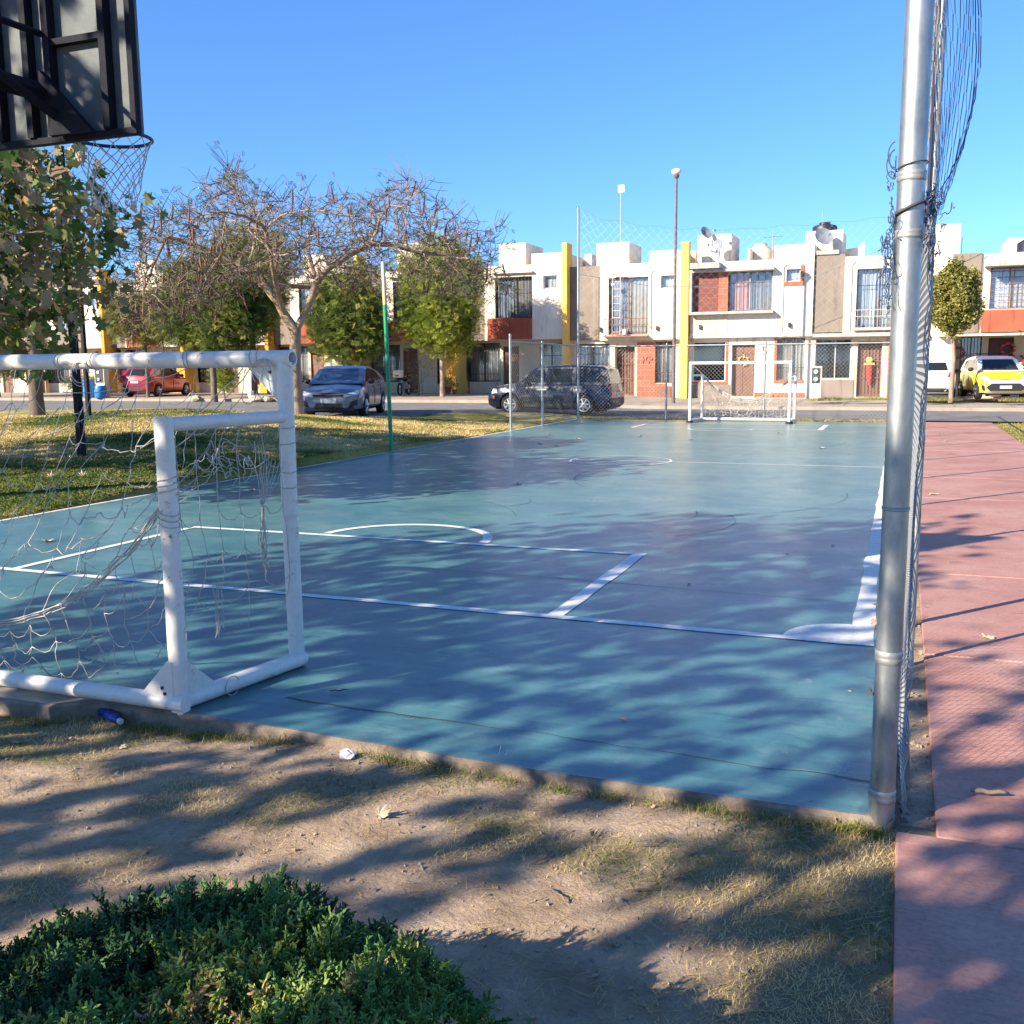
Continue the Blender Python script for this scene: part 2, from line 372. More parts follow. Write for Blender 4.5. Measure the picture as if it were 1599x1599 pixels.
t.links.new(rr.outputs[0], b.inputs['Roughness']); b.inputs['Specular IOR Level'].default_value = .5
t.links.new(bumpn(t, noise(t, 45, 8, .7, co), .09, .01), b.inputs['Normal'])
COURT = m
def front_edge(x): return 3.90+.02*(fbm(x, x*0+2, 3)-.5)-.13*sstep(-3.9, -4.15, x)+.03*np.sin(x*1.3)
xs = np.concatenate([np.arange(-9.86, -4.6, .2), np.arange(-4.6, .051, .03)]); nx = len(xs)
rows = np.concatenate([[0, .004, .01, .02, .035, .06, .1, .2, .3], np.arange(.5, 27.2, .5)]); FE = front_edge(xs)
V = np.stack([np.stack([xs, FE+r*(31.0-FE)/27.1, np.full(nx, 0.)], -1) for r in rows]).reshape(-1, 3)
dustv = np.clip(sstep(.035, .0, V[:, 1]-front_edge(V[:, 0])-.0)*.62+sstep(-3.4, -4.3, V[:, 0])*sstep(.55, .1, V[:, 1]-front_edge(V[:, 0]))*.9, 0, 1)
dustv = np.maximum(dustv, sstep(-9.5, -9.86, V[:, 0])*.7)
i = (np.arange(len(rows)-1)[:, None]*nx+np.arange(nx-1)[None]).reshape(-1)
cm = MB(); cm.add(V, np.stack([i, i+1, i+nx+1, i+nx], -1), dustv)
court = tag(cm.build('court', COURT), kind='structure')
SLABC = M('slab_concrete', (.14, .105, .075), (.30, .24, .18), .95, scale=9, bump=.8, bscale=35, lo=.3, hi=.7)
ed = MB()
lip = .014*(fbm(xs, xs*0+5, 9)-.35)
V0 = np.stack([xs, FE, np.full(nx, -.001)], -1); V1 = np.stack([xs, FE-.022+lip, np.full(nx, -.016)], -1); V2 = np.stack([xs, FE-.03+lip*2, np.full(nx, -.25)], -1)
i = np.arange(nx-1); F = np.concatenate([np.stack([i+nx, i+nx+1, i+1, i], -1), np.stack([i+2*nx, i+2*nx+1, i+nx+1, i+nx], -1)])
ed.add(np.concatenate([V0, V1, V2]), F)
ed.add([(.05, 3.87, -.25), (.05, 31.0, -.25), (.05, 31.0, -.002), (.05, 3.87, -.002)], [(0, 1, 2, 3)])
ed.add([(-9.86, 3.7, -.25), (-9.86, 31.0, -.25), (-9.86, 31.0, -.002), (-9.86, 3.7, -.002)], [(3, 2, 1, 0)])
tag(ed.build('court_edge', SLABC), kind='structure')
# painted lines
m, t, b = new_mat('line_paint'); co = coord(t)
lw = ramp(t, noise(t, 16, 10, .8, co), [(.31, (.16, .25, .28)), (.40, (.58, .60, .60)), (.6, (.76, .76, .72))])
t.links.new(lw, b.inputs['Base Color']); b.inputs['Roughness'].default_value = .55; LINE = m
ln = MB()
def strip(pts, w, z=.004, mb=None, wob=.006):
    mb = mb or ln; P = np.array(pts, float); out = [P[0]]
    for a_, b_ in zip(P[:-1], P[1:]):
        n = max(1, int(np.linalg.norm(b_-a_)/.25)); out += [a_+(b_-a_)*k/n for k in range(1, n+1)]
    P = np.array(out); T = np.gradient(P, axis=0); T /= np.linalg.norm(T, axis=1)[:, None]; N_ = np.stack([-T[:, 1], T[:, 0]], -1)
    wl = w/2+wob*(vnoise(P[:, 0], P[:, 1], 3.1)-.5)*2; wr = w/2+wob*(vnoise(P[:, 0]+40, P[:, 1], 2.7)-.5)*2
    A = P+N_*wl[:, None]; B = P-N_*wr[:, None]; n = len(P)
    V = np.concatenate([np.c_[A, np.full(n, z)], np.c_[B, np.full(n, z)]]); i = np.arange(n-1)
    mb.add(V, np.stack([i, i+1, i+1+n, i+n][::-1], -1))
def arc(cx, cy, r, a0, a1, n=40): return [(cx+r*math.cos(math.radians(a0+(a1-a0)*k/n)), cy+r*math.sin(math.radians(a0+(a1-a0)*k/n))) for k in range(n+1)]
strip([(-9.72, 6.40), (-.23, 6.40)], .088, wob=.01)
strip([(-.165, 6.36), (-.165, 29.3)], .125, wob=.025)
strip([(-9.8, 4.6), (-9.8, 31)], .07, z=.003)
strip([(-7.28, 6.44), (-7.28, 8.80)], .085, z=.0045); strip([(-2.20, 6.44), (-2.20, 8.80)], .115, z=.0045, wob=.01)
strip([(-7.32, 8.85), (-2.14, 8.85)], .085)
strip(arc(-4.72, 8.89, .90, 3, 177), .10, z=.0045)
strip([(-9.76, 17.6), (-.22, 17.6)], .055); strip(arc(-4.75, 17.6, .92, 0, 360, 64), .04, z=.0045)
strip([(-6.97, 27.05), (-6.97, 29.25)], .09, z=.0045); strip([(-1.93, 27.05), (-1.93, 29.25)], .13, z=.0045); strip([(-7.0, 27.0), (-1.88, 27.0)], .08)
strip([(-9.72, 29.3), (-.23, 29.3)], .06); strip(arc(-4.5, 26.97, .85, 180, 360), .07, z=.0045)
ca = arc(-.225, 6.435, .42, 90, 180, 14); ln.add([(x, y, .005) for x, y in ca]+[(-.225, 6.435, .005)], [tuple(range(len(ca)+1))])
ln.build('painted_line', LINE, court)
CRK = M('crack_dark', (.035, .04, .045), rough=.9); cr = MB()
def wig(p0, p1, n=60, am=.02, f=3): 
    k = np.linspace(0, 1, n); x = p0[0]+(p1[0]-p0[0])*k; y = p0[1]+(p1[1]-p0[1])*k+am*(fbm(x, x*0+p0[1], f)-.5)*2
    return list(zip(x, y))
strip(wig((-3.0, 4.30), (.04, 4.22), 90, .035, 4), .007, .003, cr, .004)
strip(wig((-2.6, 7.62), (-.3, 7.5), 40, .006), .007, .003, cr, .002)
strip(wig((-9, 7.55), (-2.6, 7.62), 60, .006), .004, .003, cr, .001)
strip(wig((-9.8, 12.4), (0, 12.4), 60, .006), .004, .003, cr, .001); strip(wig((-9.8, 22.4), (0, 22.4), 60, .006), .006, .003, cr, .001)
cr.build('crack', CRK, court)
SKID = M('skid_mark', (.085, .14, .16), rough=.6); sk = MB()
for c in [arc(-3.0, 13.6, 2.4, -60, 8), arc(-2.9, 10.9, 1.25, -50, 30), arc(-3.3, 11.3, 1.15, -35, 20, 20), arc(-4.9, 11.8, .5, -90, 40, 20), arc(-8.0, 24, 7, -42, -8, 30), arc(-6.2, 9.9, 2.2, 20, 60, 20), arc(-1.5, 15.5, 3.3, 150, 215, 24)]:
    strip(c, .010, .003, sk, .008)
sk.build('skid_mark', SKID, court)

# ------------------------------------------------------------------ path
m, t, b = new_mat('red_concrete'); co = coord(t)
pc = ramp(t, noise(t, .9, 8, .65, co), [(.3, (.36, .165, .128)), (.5, (.45, .228, .185)), (.7, (.51, .295, .245))])
st_ = ramp(t, noise(t, 2.6, 12, .78, co, .6), [(.33, (.62, .66, .66)), (.46, (1, 1, 1)), (.6, (1, 1, 1)), (.74, (1.25, 1.3, 1.3))])
pc = mixc(t, 1.0, pc, st_, 'MULTIPLY')
pf = ramp(t, noise(t, 45, 8, .75, co), [(.3, (.72, .7, .7)), (.5, (1, 1, 1)), (.72, (1.15, 1.13, 1.1))])
brm = noise(t, 5, 6, .6, coord(t, sc=(1, 30, 1)))
pb = ramp(t, brm, [(.35, (.9, .9, .9)), (.6, (1.05, 1.05, 1.05))])
t.links.new(mixc(t, 1., mixc(t, 1., pc, pf, 'MULTIPLY'), pb, 'MULTIPLY'), b.inputs['Base Color']); b.inputs['Roughness'].default_value = .75
t.links.new(bumpn(t, brm, .3, .01), b.inputs['Normal']); PATHM = m
pm = MB(); ys_ = [-3.9, -1.4, 1.35]+[3.86+2.55*k for k in range(12)]
for k in range(len(ys_)-1):
    y0, y1 = ys_[k], min(ys_[k+1], 31.9)
    xl = .055 if y0 < 3.8 else .2
    pm.bbox(xl, 2.49, y0+.006, y1-.006, -.2, -.03+.002*(k % 3), .008)
tag(pm.build('path', PATHM), kind='structure')
tag(MB().box(.21, 2.48, -3.8, 31.8, -.19, -.06).build('path_bed', JOINT), kind='structure')
tag(MB().box(.051, .199, 3.9, 31.9, -.19, -.05).build('earth_strip', EARTH), kind='structure')
tag(MB().box(2.3, 2.45, -3, -2.9, -.2, -.19).build('path_end', PATHM), kind='structure') if False else None

# ------------------------------------------------------------------ metal things
def pipe_mat(name, c1, c2, rough=.38, metal=.85):
    m, t, b = new_mat(name); co = coord(t, sc=(1, 1, .35))
    t.links.new(ramp(t, noise(t, 14, 8, .7, co), [(.3, c1), (.7, c2)]), b.inputs['Base Color']); b.inputs['Metallic'].default_value = metal
    r_ = t.nodes.new('ShaderNodeMapRange'); t.links.new(noise(t, 30, 6, .7, co), r_.inputs[0]); r_.inputs[3].default_value = rough-.1; r_.inputs[4].default_value = rough+.15
    t.links.new(r_.outputs[0], b.inputs['Roughness']); return m
GALV = pipe_mat('galvanised_steel', (.26, .28, .28), (.52, .53, .52), .42); GALVD = pipe_mat('weathered_galvanised', (.28, .28, .27), (.42, .42, .40), .5, .6)
WIRE = M('fence_wire', (.42, .43, .43), rough=.5, metal=.6); WIREB = M('blue_grey_wire', (.10, .14, .22), rough=.5, metal=.4)
DARKW = M('dark_wire', (.05, .05, .055), rough=.7)
def white_paint(name):
    m, t, b = new_mat(name); co = coord(t)
    chip = ramp(t, noise(t, 13, 12, .8, co), [(.355, (.13, .09, .065)), (.38, (.52, .47, .40)), (.42, (.70, .66, .59)), (.55, (.75, .71, .64)), (.7, (.80, .77, .70))])
    t.links.new(chip, b.inputs['Base Color']); b.inputs['Roughness'].default_value = .42
    t.links.new(bumpn(t, noise(t, 60, 5, .6, co), .12, .003), b.inputs['Normal']); return m
WPAINT = white_paint('chipped_white_paint')
ROPE = M('rope', (.42, .39, .34), (.58, .55, .49), .9, scale=90)

def chain(s0, s1, z0, z1, p, h, mp, r, z1f=None, amp=.004):
    """interlocked zigzag wires over s0..s1, z0..z1; mp(s, z, off) -> xyz"""
    n = int((s1-s0)/p); K = int((z1-z0)/h)+1
    i = np.arange(n)[:, None]; k = np.arange(K)[None]
    s = s0+p*(i+((k+i) % 2)); z = z0+h*k+0*i; off = amp*(((k+i) % 2)*2-1)
    if z1f is not None: z = z0+(z-z0)*(z1f(s)-z0)/(z1-z0)
    P = np.stack(mp(s, z, off), -1); m = MB(); m.wires(P, r, 3); return m

# right-hand fence along the path
FX = .075
fr = thing('chain_link_fence', 'long chain link fence running along the red path beside the court', 'fence', (FX, 17.5, -.05))
o_ = (FX, 17.5, -.05)
cl = chain(3.99, 31.1, -.03, 2.36, .034, .034, lambda s, z, o: (FX+o+.010*np.sin(s*2.1+z*3)+.005*np.sin(z*5+s), s, z), .0016)
cl.build('wire_mesh', WIRE, fr, o_)
for k in range(1, 10):
    y = 4.0+3.0*k
    mp_ = MB(); mp_.tube([(FX-.05, y, -.1), (FX-.05, y, 2.42)], .028, 10); mp_.ball((FX-.05, y, 2.43), .031, 6)
    mp_.build('post', GALV, fr, o_, smooth=40)
MB().tube([(FX-.05, 4.0, 2.36), (FX-.05, 31.1, 2.36)], .02, 8).build('top_rail', GALV, fr, o_, smooth=40)
rb = MB()
for s in np.arange(3.97, 4.02, .03): pass
rb.wires(np.stack([np.stack([np.full(60, FX+.004)+.01*np.sin(np.arange(60)*.9+j), np.full(60, 3.985+.012*j)+.012*np.cos(np.arange(60)*1.1), np.linspace(-.03, 2.36, 60)], -1) for j in range(3)]), .0022, 4)
rb.build('edge_wire', WIRE, fr, o_)

# the big galvanised pole
PX, PY = .0, 3.92
gp = thing('steel_pole', 'tall shiny galvanised pole at the near corner of the court', 'pole', (PX, PY, -.12))
o_ = (PX, PY, -.12)
MB().tube([(PX, PY, -.2), (PX, PY, 7.2)], .047, 28).build('shaft', GALV, gp, o_, smooth=40)
for z, hgt in ((2.40, .035), (2.20, .03), (1.21, .014), (.64, .05), (.085, .05)):
    c = MB(); c.lathe([(.048, z-hgt/2), (.0505, z-hgt/2+.003), (.0505, z-.004), (.0492, z), (.0505, z+.004), (.0505, z+hgt/2-.003), (.048, z+hgt/2)], (PX, PY, 0), 28)
    c.build('collar', GALVD, gp, o_, smooth=40)
tie = MB(); tie2 = MB()
th = np.linspace(0, 2*PI*1.02, 40)
tie.tube(np.stack([PX+.053*np.cos(th), PY+.053*np.sin(th), 2.29+.022*np.cos(th)], -1), .006, 6)
tie2.tube(np.stack([PX+.052*np.cos(th), PY+.052*np.sin(th), 2.435+.012*np.cos(th+.4)], -1), .0022, 5)
tie.build('tie_wire', DARKW, gp, o_, smooth=True); tie2.build('tie_wire', DARKW, gp, o_, smooth=True)
rg = np.random.default_rng(5)
# tangled loose wire by the joint of the pole
tw = MB()
for k in range(34):
    n = 16; c0 = np.array([PX-.062+rg.normal()*.008, PY-.01+rg.normal()*.015, rg.uniform(1.98, 2.42)]); q = np.cumsum(rg.normal(0, .011, (n, 3)), 0)
    q[:, 0] *= .45; q[:, 2] -= np.linspace(0, rg.uniform(.0, .16), n); P = c0+q; P[:, 0] = np.minimum(P[:, 0], PX-.049); tw.tube(P, .0019, 4)
for k in range(26):
    n = 14; c0 = np.array([PX+.072+rg.normal()*.01, PY+.02+rg.normal()*.02, rg.uniform(2.12, 2.36)]); q = np.cumsum(rg.normal(0, .012, (n, 3)), 0); q[:, 0] *= .5; P = c0+q
    P[:, 0] = np.maximum(P[:, 0], PX+.05); tw.tube(P, .002, 4)
for a0, rr_ in ((.3, .05), (1.2, .035), (2.0, .045)):
    th = np.linspace(.2, 4.6, 22); tw.tube(np.stack([PX-.055-rr_*.6*np.sin(th).clip(0), PY+0*th, 2.44+.02*a0+rr_*np.cos(th)], -1), .0024, 4)
tag(tw.build('wire_tangle', WIREB, origin=(PX, PY, 2.2)), 'tangle of loose blue grey wire hooked on the big steel pole', 'wire')
# tall post behind with the high loose netting
t2 = thing('tall_fence_post', 'thinner tall grey post just behind the big steel pole', 'post', (.118, 6.2, -.1))
MB().tube([(.118, 6.2, -.1), (.118, 6.2, 7.4)], .021, 14).build('shaft', GALVD, t2, (.118, 6.2, -.1), smooth=40)
MB().tube([(.092, 6.17, 2.3), (.090, 6.17, 7.4)], .008, 6).build('cable', M('navy_cable', (.015, .02, .06), rough=.6), t2, (.118, 6.2, -.1))
nb = MB()
def hi(s, z, o): 
    b_ = .105*np.sin(np.clip((z-2.34)/1.15, 0, 1)*PI)**.75*np.exp(-((s-4.15)/.75)**2)+.05*np.clip(z-3.4, 0, 1)
    return (.10+o+b_+.01*np.sin(s*5+z*7), s, z)
nb = chain(4.0, 5.6, 2.36, 6.6, .085, .085, hi, .0022)
tag(nb.build('loose_netting', M('sky_tinted_wire', (.05, .12, .27), rough=.5, metal=.2), origin=(.1, 6, 2.4)), 'loose wire netting tinted skylight blue bulging from the fence top beside the steel pole', 'netting')  # blue of the skylight put into the wire colour
nb2 = chain(5.7, 31.0, 2.38, 5.9, .11, .12, lambda s, z, o: (.10+o+.015*np.sin(s+z*3), s, z), .0022)
tag(nb2.build('high_netting', WIRE, origin=(.1, 20, 2.4)), 'high thin wire netting above the long path side fence', 'netting')

# far fences
FY = 31.2
ff = thing('chain_link_fence', 'chain link fence with top rail behind the far goal', 'fence', (-5, FY, 0)); o_ = (-5, FY, 0)
chain(-9.8, .05, .02, 2.3, .06, .06, lambda s, z, o: (s, FY+o, z), .0026).build('wire_mesh', WIRE, ff, o_)
for x, zt in ((-9.85, 6.68), (-6.93, 2.36), (-3.9, 2.36), (-.02, 6.0)):
    q = MB(); q.tube([(x, FY-.04, -.1), (x, FY-.04, zt)], .04 if zt > 4 else .032, 10); q.ball((x, FY-.04, zt), .04, 5); q.build('post', GALV, ff, o_, smooth=40)
MB().tube([(-9.85, FY-.04, 2.32), (-.02, FY-.04, 2.30)], .024, 8).build('top_rail', GALVD, ff, o_, smooth=40)
topz = lambda s: np.interp(s, [-9.85, -9.2, -8.66, -7.0, -4.86, -2.8, -.5, 0], [6.7, 6.35, 6.22, 5.9, 5.74, 5.78, 5.84, 5.9])+.03*np.sin(np.asarray(s)*5)
un = chain(-9.8, .05, 2.36, 6.0, .14, .14, lambda s, z, o: (s, FY+o, z), .0020, topz)
un.wires(np.array([[(s, FY, float(topz(s))) for s in np.linspace(-9.8, 0, 60)]]), .0038, 3)
un.build('upper_netting', WIRE, ff, o_)
fs = thing('chain_link_fence', 'short side fence panel at the far left corner of the court', 'fence', (-9.83, 28, 0)); o_ = (-9.83, 28, 0)
chain(25.1, 31.1, .02, 2.38, .07, .06, lambda s, z, o: (-9.83+o, s, z), .0020).build('wire_mesh', WIRE, fs, o_)
for y, zt in ((25.05, 2.56), (27.6, 2.42)):
    q = MB(); q.tube([(-9.83, y, -.1), (-9.83, y, zt)], .036, 10); q.ball((-9.83, y, zt), .037, 5); q.build('post', GALV, fs, o_, smooth=40)
MB().tube([(-9.83, 25.05, 2.38), (-9.83, 31.1, 2.36)], .024, 8).build('top_rail', GALVD, fs, o_, smooth=40)
for y in (27.6, 31.1): MB().box(-9.98, -9.68, y-.06, y-.04, 1.02, 1.06).build('clamp', GALV, fs, o_)

# ------------------------------------------------------------------ goals
def sag(p0, p1, d, n=12, jit=0, rg=rg):
    k = np.linspace(0, 1, n)[:, None]; P = np.array(p0)*(1-k)+np.array(p1)*k; P[:, 2] -= (d*4*k*(1-k))[:, 0]
    if jit: P[1:-1] += rg.normal(0, jit, (n-2, 3))
    return P
G1 = (-4.7, 4.4, 0)
goal = thing('football_goal', 'near white tube goal with chipped paint and a torn rope net', 'goal', G1)
yF, yB, xR, xL, zT = 4.80, 3.95, -3.255, -6.15, 1.80
xB = -3.40
q = MB()
th = np.linspace(0, 2*PI, 25)
q.lathe([(.036, xL-.05), (.048, xL-.05), (.048, xR+.055), (.036, xR+.055), (.036, xR-.25)], (0, yF, zT), 24, 'x'); q.build('crossbar', WPAINT, goal, G1, smooth=40)
for x, nm in ((xR, ''), (xL, '')):
    q = MB(); q.tube([(x, yF, .03), (x-.006, yF, .9), (x, yF, zT-.02)], .046, 20)
    q.lathe([(.047, .9), (.0495, .905), (.0495, .93), (.047, .935)], (x, yF, 0), 20); q.build('front_post', WPAINT, goal, G1, smooth=40)
for x in (xB, xL-.1):
    q = MB(); q.tube([(x, yB, .0), (x, yB, 1.515)], .047, 20); q.build('back_post', WPAINT, goal, G1, smooth=40)
    s_ = 1 if x > -4 else -1; xf = xR if x > -4 else xL
    q = MB(); q.tube([(x, yB, 1.475), (xf, yF, 1.475)], .036, 18); q.build('top_side_bar', WPAINT, goal, G1, smooth=40)
    q = MB(); q.tube([(x, yB-.0, .048), (xf+.02, yF+.03, .048)], .046, 18); q.build('base_side_bar', WPAINT, goal, G1, smooth=40)
q = MB(); q.tube([(xL-.1, yB-.03, .052), (xB+.06, yB-.03, .052)], .043, 20); q.build('base_back_bar', WPAINT, goal, G1, smooth=40)
q = MB(); q.prism([(xB-.20, .09), (xB-.03, .27), (xB+.0, .27), (xB+.0, .06), (xB-.20, .06)], yB-.052, yB-.044, 'y')
q.add([(xB+.035, yB+.02, .26), (xB+.035, yB+.02, .05), (xB+.055, yB+.22, .05), (xB+.055, yB+.22, .085), (xB+.043, yB+.02, .26), (xB+.043, yB+.02, .05), (xB+.063, yB+.22, .05), (xB+.063, yB+.22, .085)],
      [(0, 1, 2, 3), (7, 6, 5, 4), (0, 3, 7, 4), (3, 2, 6, 7), (0, 4, 5, 1)])
q.build('corner_plate', WPAINT, goal, G1)
q = MB(); q.prism([(xR-.045, zT-.24), (xR-.045, zT-.04), (xR-.25, zT-.04)], yF-.012, yF-.004, 'y'); q.build('corner_plate', WPAINT, goal, G1)
BOLT = M('dark_bolt', (.03, .03, .03), rough=.6)
for x, z in ((xB-.065, .13), (xB-.05, .10)): MB().lathe([(.009, yB-.058), (.009, yB-.05)], (x, 0, z), 10, 'y').build('bolt', BOLT, goal, G1)
MB().lathe([(.009, yF-.018), (.009, yF-.010)], (xR-.09, 0, zT-.075), 10, 'y').build('bolt', BOLT, goal, G1)
q = MB(); q.tube([(xB+.02, yB-.01, -.14), (xB+.02, yB-.01, .02)], .03, 12); q.build('foot', WPAINT, goal, G1, smooth=40)
# net of the near goal
net = MB(); r0 = .0026
def rope(s):                               # thick gathered edge rope sagging between the back posts
    return np.array([xB-.03+(xL-xB)*s, yB+.03+.05*np.sin(s*9), 1.13-.78*(1-(1-min(1, s/.5))**2) if s < .5 else .35+.78*((s-.5)/.5)**2])
RP = np.array([rope(s) for s in np.linspace(0, 1, 40)])
for j in range(4): net.tube(RP+rg.normal(0, .006, RP.shape)+np.array([0, .006*j, -.008*j]), .0036, 5)
nu, nv = 24, 9; G = np.zeros((nu, nv, 3))
for i_ in range(nu):
    u_ = i_/(nu-1); top = np.array([xR-.12-u_*(xR-xL-.2), yF-.03, zT-.05]); bot = rope(np.clip(u_*1.02+.02, 0, 1))
    for j in range(nv):
        v_ = j/(nv-1); G[i_, j] = top*(1-v_)+bot*v_; G[i_, j, 2] -= .16*math.sin(PI*v_)*(1-u_*.3)
        if 0 < j < nv-1: G[i_, j] += rg.normal(0, .034, 3)
for i_ in range(nu):
    if i_ in (2, 5): continue
    for j in range(nv-1):
        if rg.random() < .17: continue
        net.tube(sag(G[i_, j], G[i_, j+1], .0, 5, .004), r0, 4)
for j in range(1, nv-1):
    for i_ in range(nu-1):
        if rg.random() < .30: continue
        net.tube(sag(G[i_, j], G[i_+1, j], rg.uniform(.01, .07), 7, .004), r0, 4)
for i_ in range(nu): net.ball(G[i_, 4], .007, 3)
# lower free hanging flap
nu2, nv2 = 15, 6; G2 = np.zeros((nu2, nv2, 3))
for i_ in range(nu2):
    u_ = .02+i_/(nu2-1)*.62; a_ = rope(u_); L_ = (.55+.08*math.sin(i_))*(1-abs(i_/(nu2-1)-.25)*.9)
    for j in range(nv2): G2[i_, j] = a_+np.array([.05*j/nv2, .10*j/nv2, -L_*j/(nv2-1)])+(rg.normal(0, .016, 3) if j else 0)
    G2[i_, :, 2] = np.maximum(G2[i_, :, 2], .035)
for i_ in range(nu2):
    for j in range(nv2-1): net.tube(sag(G2[i_, j], G2[i_, j+1], 0, 4, .004), r0, 4)
    if i_ < nu2-1:
        for j in range(1, nv2):
            if rg.random() > .3: net.tube(sag(G2[i_, j], G2[i_+1, j], rg.uniform(.01, .06), 7, .004), r0, 4)
# side net between the side bars
def sp(k, z): return np.array([xB+(xR-xB)*k, yB+(yF-yB)*k, z])
cols = [.08, .22, .38, .56, .74, .92]; zs = [1.47, 1.25, 1.0, .78, .55, .35]
SG = [[sp(c, z)+rg.normal(0, .02, 3)*(z < 1.4) for z in zs] for c in cols]
for ci, c in enumerate(SG):
    for j in range(len(zs)-1-(ci in (1, 4))): net.tube(sag(c[j], c[j+1], 0, 5, .006), r0, 4)
for ci in range(len(cols)-1):
    for j in (1, 2, 3, 4):
        if (ci+j) % 4 != 3: net.tube(sag(SG[ci][j], SG[ci+1][j], .05, 8, .004), r0, 4)
for c0, z_, n_ in ((sp(.40, 1.42), 1.25, 7), (sp(.58, 1.38), 1.22, 6)):       # knotted loops under the top bar
    for k in range(n_):
        th = np.linspace(0, 2*PI*rg.uniform(.5, 1), 14); rr_ = rg.uniform(.04, .08); e1_, e2_ = rg.uniform(.3, 1.2, 2); ph_ = rg.uniform(0, 6)
        net.tube(np.stack([c0[0]+rr_*.4*np.cos(th)+rg.normal()*.02, c0[1]+rr_*e1_*np.cos(th+ph_)+.02*np.sin(2.3*th)+rg.normal()*.05, z_+rr_*e2_*np.sin(th)+.015*np.cos(3*th)+rg.normal()*.03], -1), r0, 4)
hb = sp(.74, 1.0)                                                             # frayed bundle hanging down
for k in range(9):
    top = sp(.70+.03*k, 1.35-.02*k); net.tube(np.concatenate([sag(top, hb+rg.normal(0, .006, 3), .02, 7, .004), sag(hb+rg.normal(0, .006, 3), hb+np.array([0, 0, -.22])+rg.normal(0, .01, 3), 0, 6, .006), sag(hb+np.array([0, 0, -.24])+rg.normal(0, .01, 3), hb+np.array([0, 0, -.34])+rg.normal(0, .02, 3), 0, 4, .006)]), r0, 4)
for zc, base in ((.62, sp(.34, .62)),):
    for k in range(5): net.tube(sag(base+rg.normal(0, .01, 3), base+np.array([0, 0, -.3])+rg.normal(0, .025, 3), 0, 7, .007), r0*.9, 4)
# turns of rope round the bars
def coil(p, ax, r, n, pitch, ph=0):
    th = np.linspace(0, 2*PI*n, int(24*n)); h = np.linspace(0, pitch*n, len(th))+rg.normal(0, .001, len(th)); c, s_ = r*np.cos(th+ph), r*np.sin(th+ph); h = h+rg.uniform(-.6, .6)*c
    return np.stack({'x': [p[0]+h, p[1]+c, p[2]+s_], 'z': [p[0]+c, p[1]+s_, p[2]+h]}[ax], -1)
for x in (-3.48, -4.66, -4.90, -3.95): net.tube(coil((x, yF, zT), 'x', .050, rg.uniform(1.2, 2.4), rg.uniform(.02, .06)), .0028, 4)
for x, z0 in ((xB, .95), (xB, 1.12)): net.tube(coil((x, yB, z0), 'z', .051, 3.5, .03), .0028, 4)
for z0 in (1.0, 1.25): net.tube(coil((xR, yF, z0), 'z', .0495, 2, .09), .0025, 4)
for x in (-4.70, -4.80, -3.36):
    for k in range(3):
        th = np.linspace(0, PI*rg.uniform(1.2, 2), 16); rr_ = rg.uniform(.04, .08); net.tube(np.stack([x+rr_*np.cos(th), yF-.055+0*th, zT-.03-rr_*.6+rr_*np.sin(th)], -1), .003, 4)
for x, x2, zz in ((-3.45, -3.95, 1.22), (-3.50, -4.05, 1.30), (-3.9, -4.6, 1.62), (-4.1, -4.8, 1.35)): net.tube(sag((x, yF-.05, zT-.05), (x2, yF-.3, zz), .05, 12, .004), .003, 4)
th = np.linspace(0, 2*PI, 20); net.tube(np.stack([xB+.10+.02*np.cos(th)*.2, yB+.30+.052*np.cos(th), .05+.052*np.sin(th)], -1), .003, 4)
net.build('net', ROPE, goal, G1, smooth=True)

# far goal, opening towards the camera
G3 = (-4.42, 29.8, 0)
g2 = thing('football_goal', 'far white goal with a sagging net standing before the end fence', 'goal', G3)
xl, xr, yf, yb = -5.86, -2.98, 29.6, 30.55
MB().tube([(xl-.03, yf, 1.76), (xr+.03, yf, 1.76)], .045, 12).build('crossbar', WPAINT, g2, G3, smooth=40)
for x in (xl, xr):
    MB().tube([(x, yf, .02), (x, yf, 1.78)], .046, 12).build('front_post', WPAINT, g2, G3, smooth=40)
    xb = x+(.18 if x == xl else .05)
    MB().tube([(xb, yb, .02), (xb, yb, 1.42)], .045, 12).build('back_post', WPAINT, g2, G3, smooth=40)
    MB().tube([(x, yf, 1.40), (xb, yb, 1.40)], .03, 10).build('top_side_bar', WPAINT, g2, G3, smooth=40)
    MB().tube([(x, yf, .07), (xb, yb, .07)], .045, 10).build('base_side_bar', WPAINT, g2, G3, smooth=40)
    MB().lathe([(.10, -.0), (.11, .05), (.07, .07)], (x, yf-.02, 0), 12).build('foot', M('black_foot', (.03, .03, .03), rough=.8), g2, G3)
MB().tube([(xl+.18, yb, .07), (xr+.05, yb, .07)], .045, 10).build('base_back_bar', WPAINT, g2, G3, smooth=40)
n2 = MB(); nu, nv = 22, 8; Gn = np.zeros((nu, nv, 3))
for i_ in range(nu):
    u_ = i_/(nu-1); 
    for j in range(nv):
        v_ = j/(nv-1); top = np.array([xl+.2+u_*2.6, yb-.05, 1.40-.72*4*u_*(1-u_)]); bot = np.array([xl+.2+u_*2.6, yb-.1, .1]); Gn[i_, j] = top*(1-v_)+bot*v_+rg.normal(0, .03, 3)
for i_ in range(nu):
    for j in range(nv-1):
        n2.tube([Gn[i_, j], Gn[i_, j+1]], .0055, 3)
        if i_ < nu-1 and rg.random() > .15: n2.tube(sag(Gn[i_, j], Gn[i_+1, j], .03, 4), .0055, 3)
for k in range(3): n2.tube(sag((xl+.18, yb, 1.40), (xr+.05, yb, 1.42), .72+.06*k, 20), .010, 4)
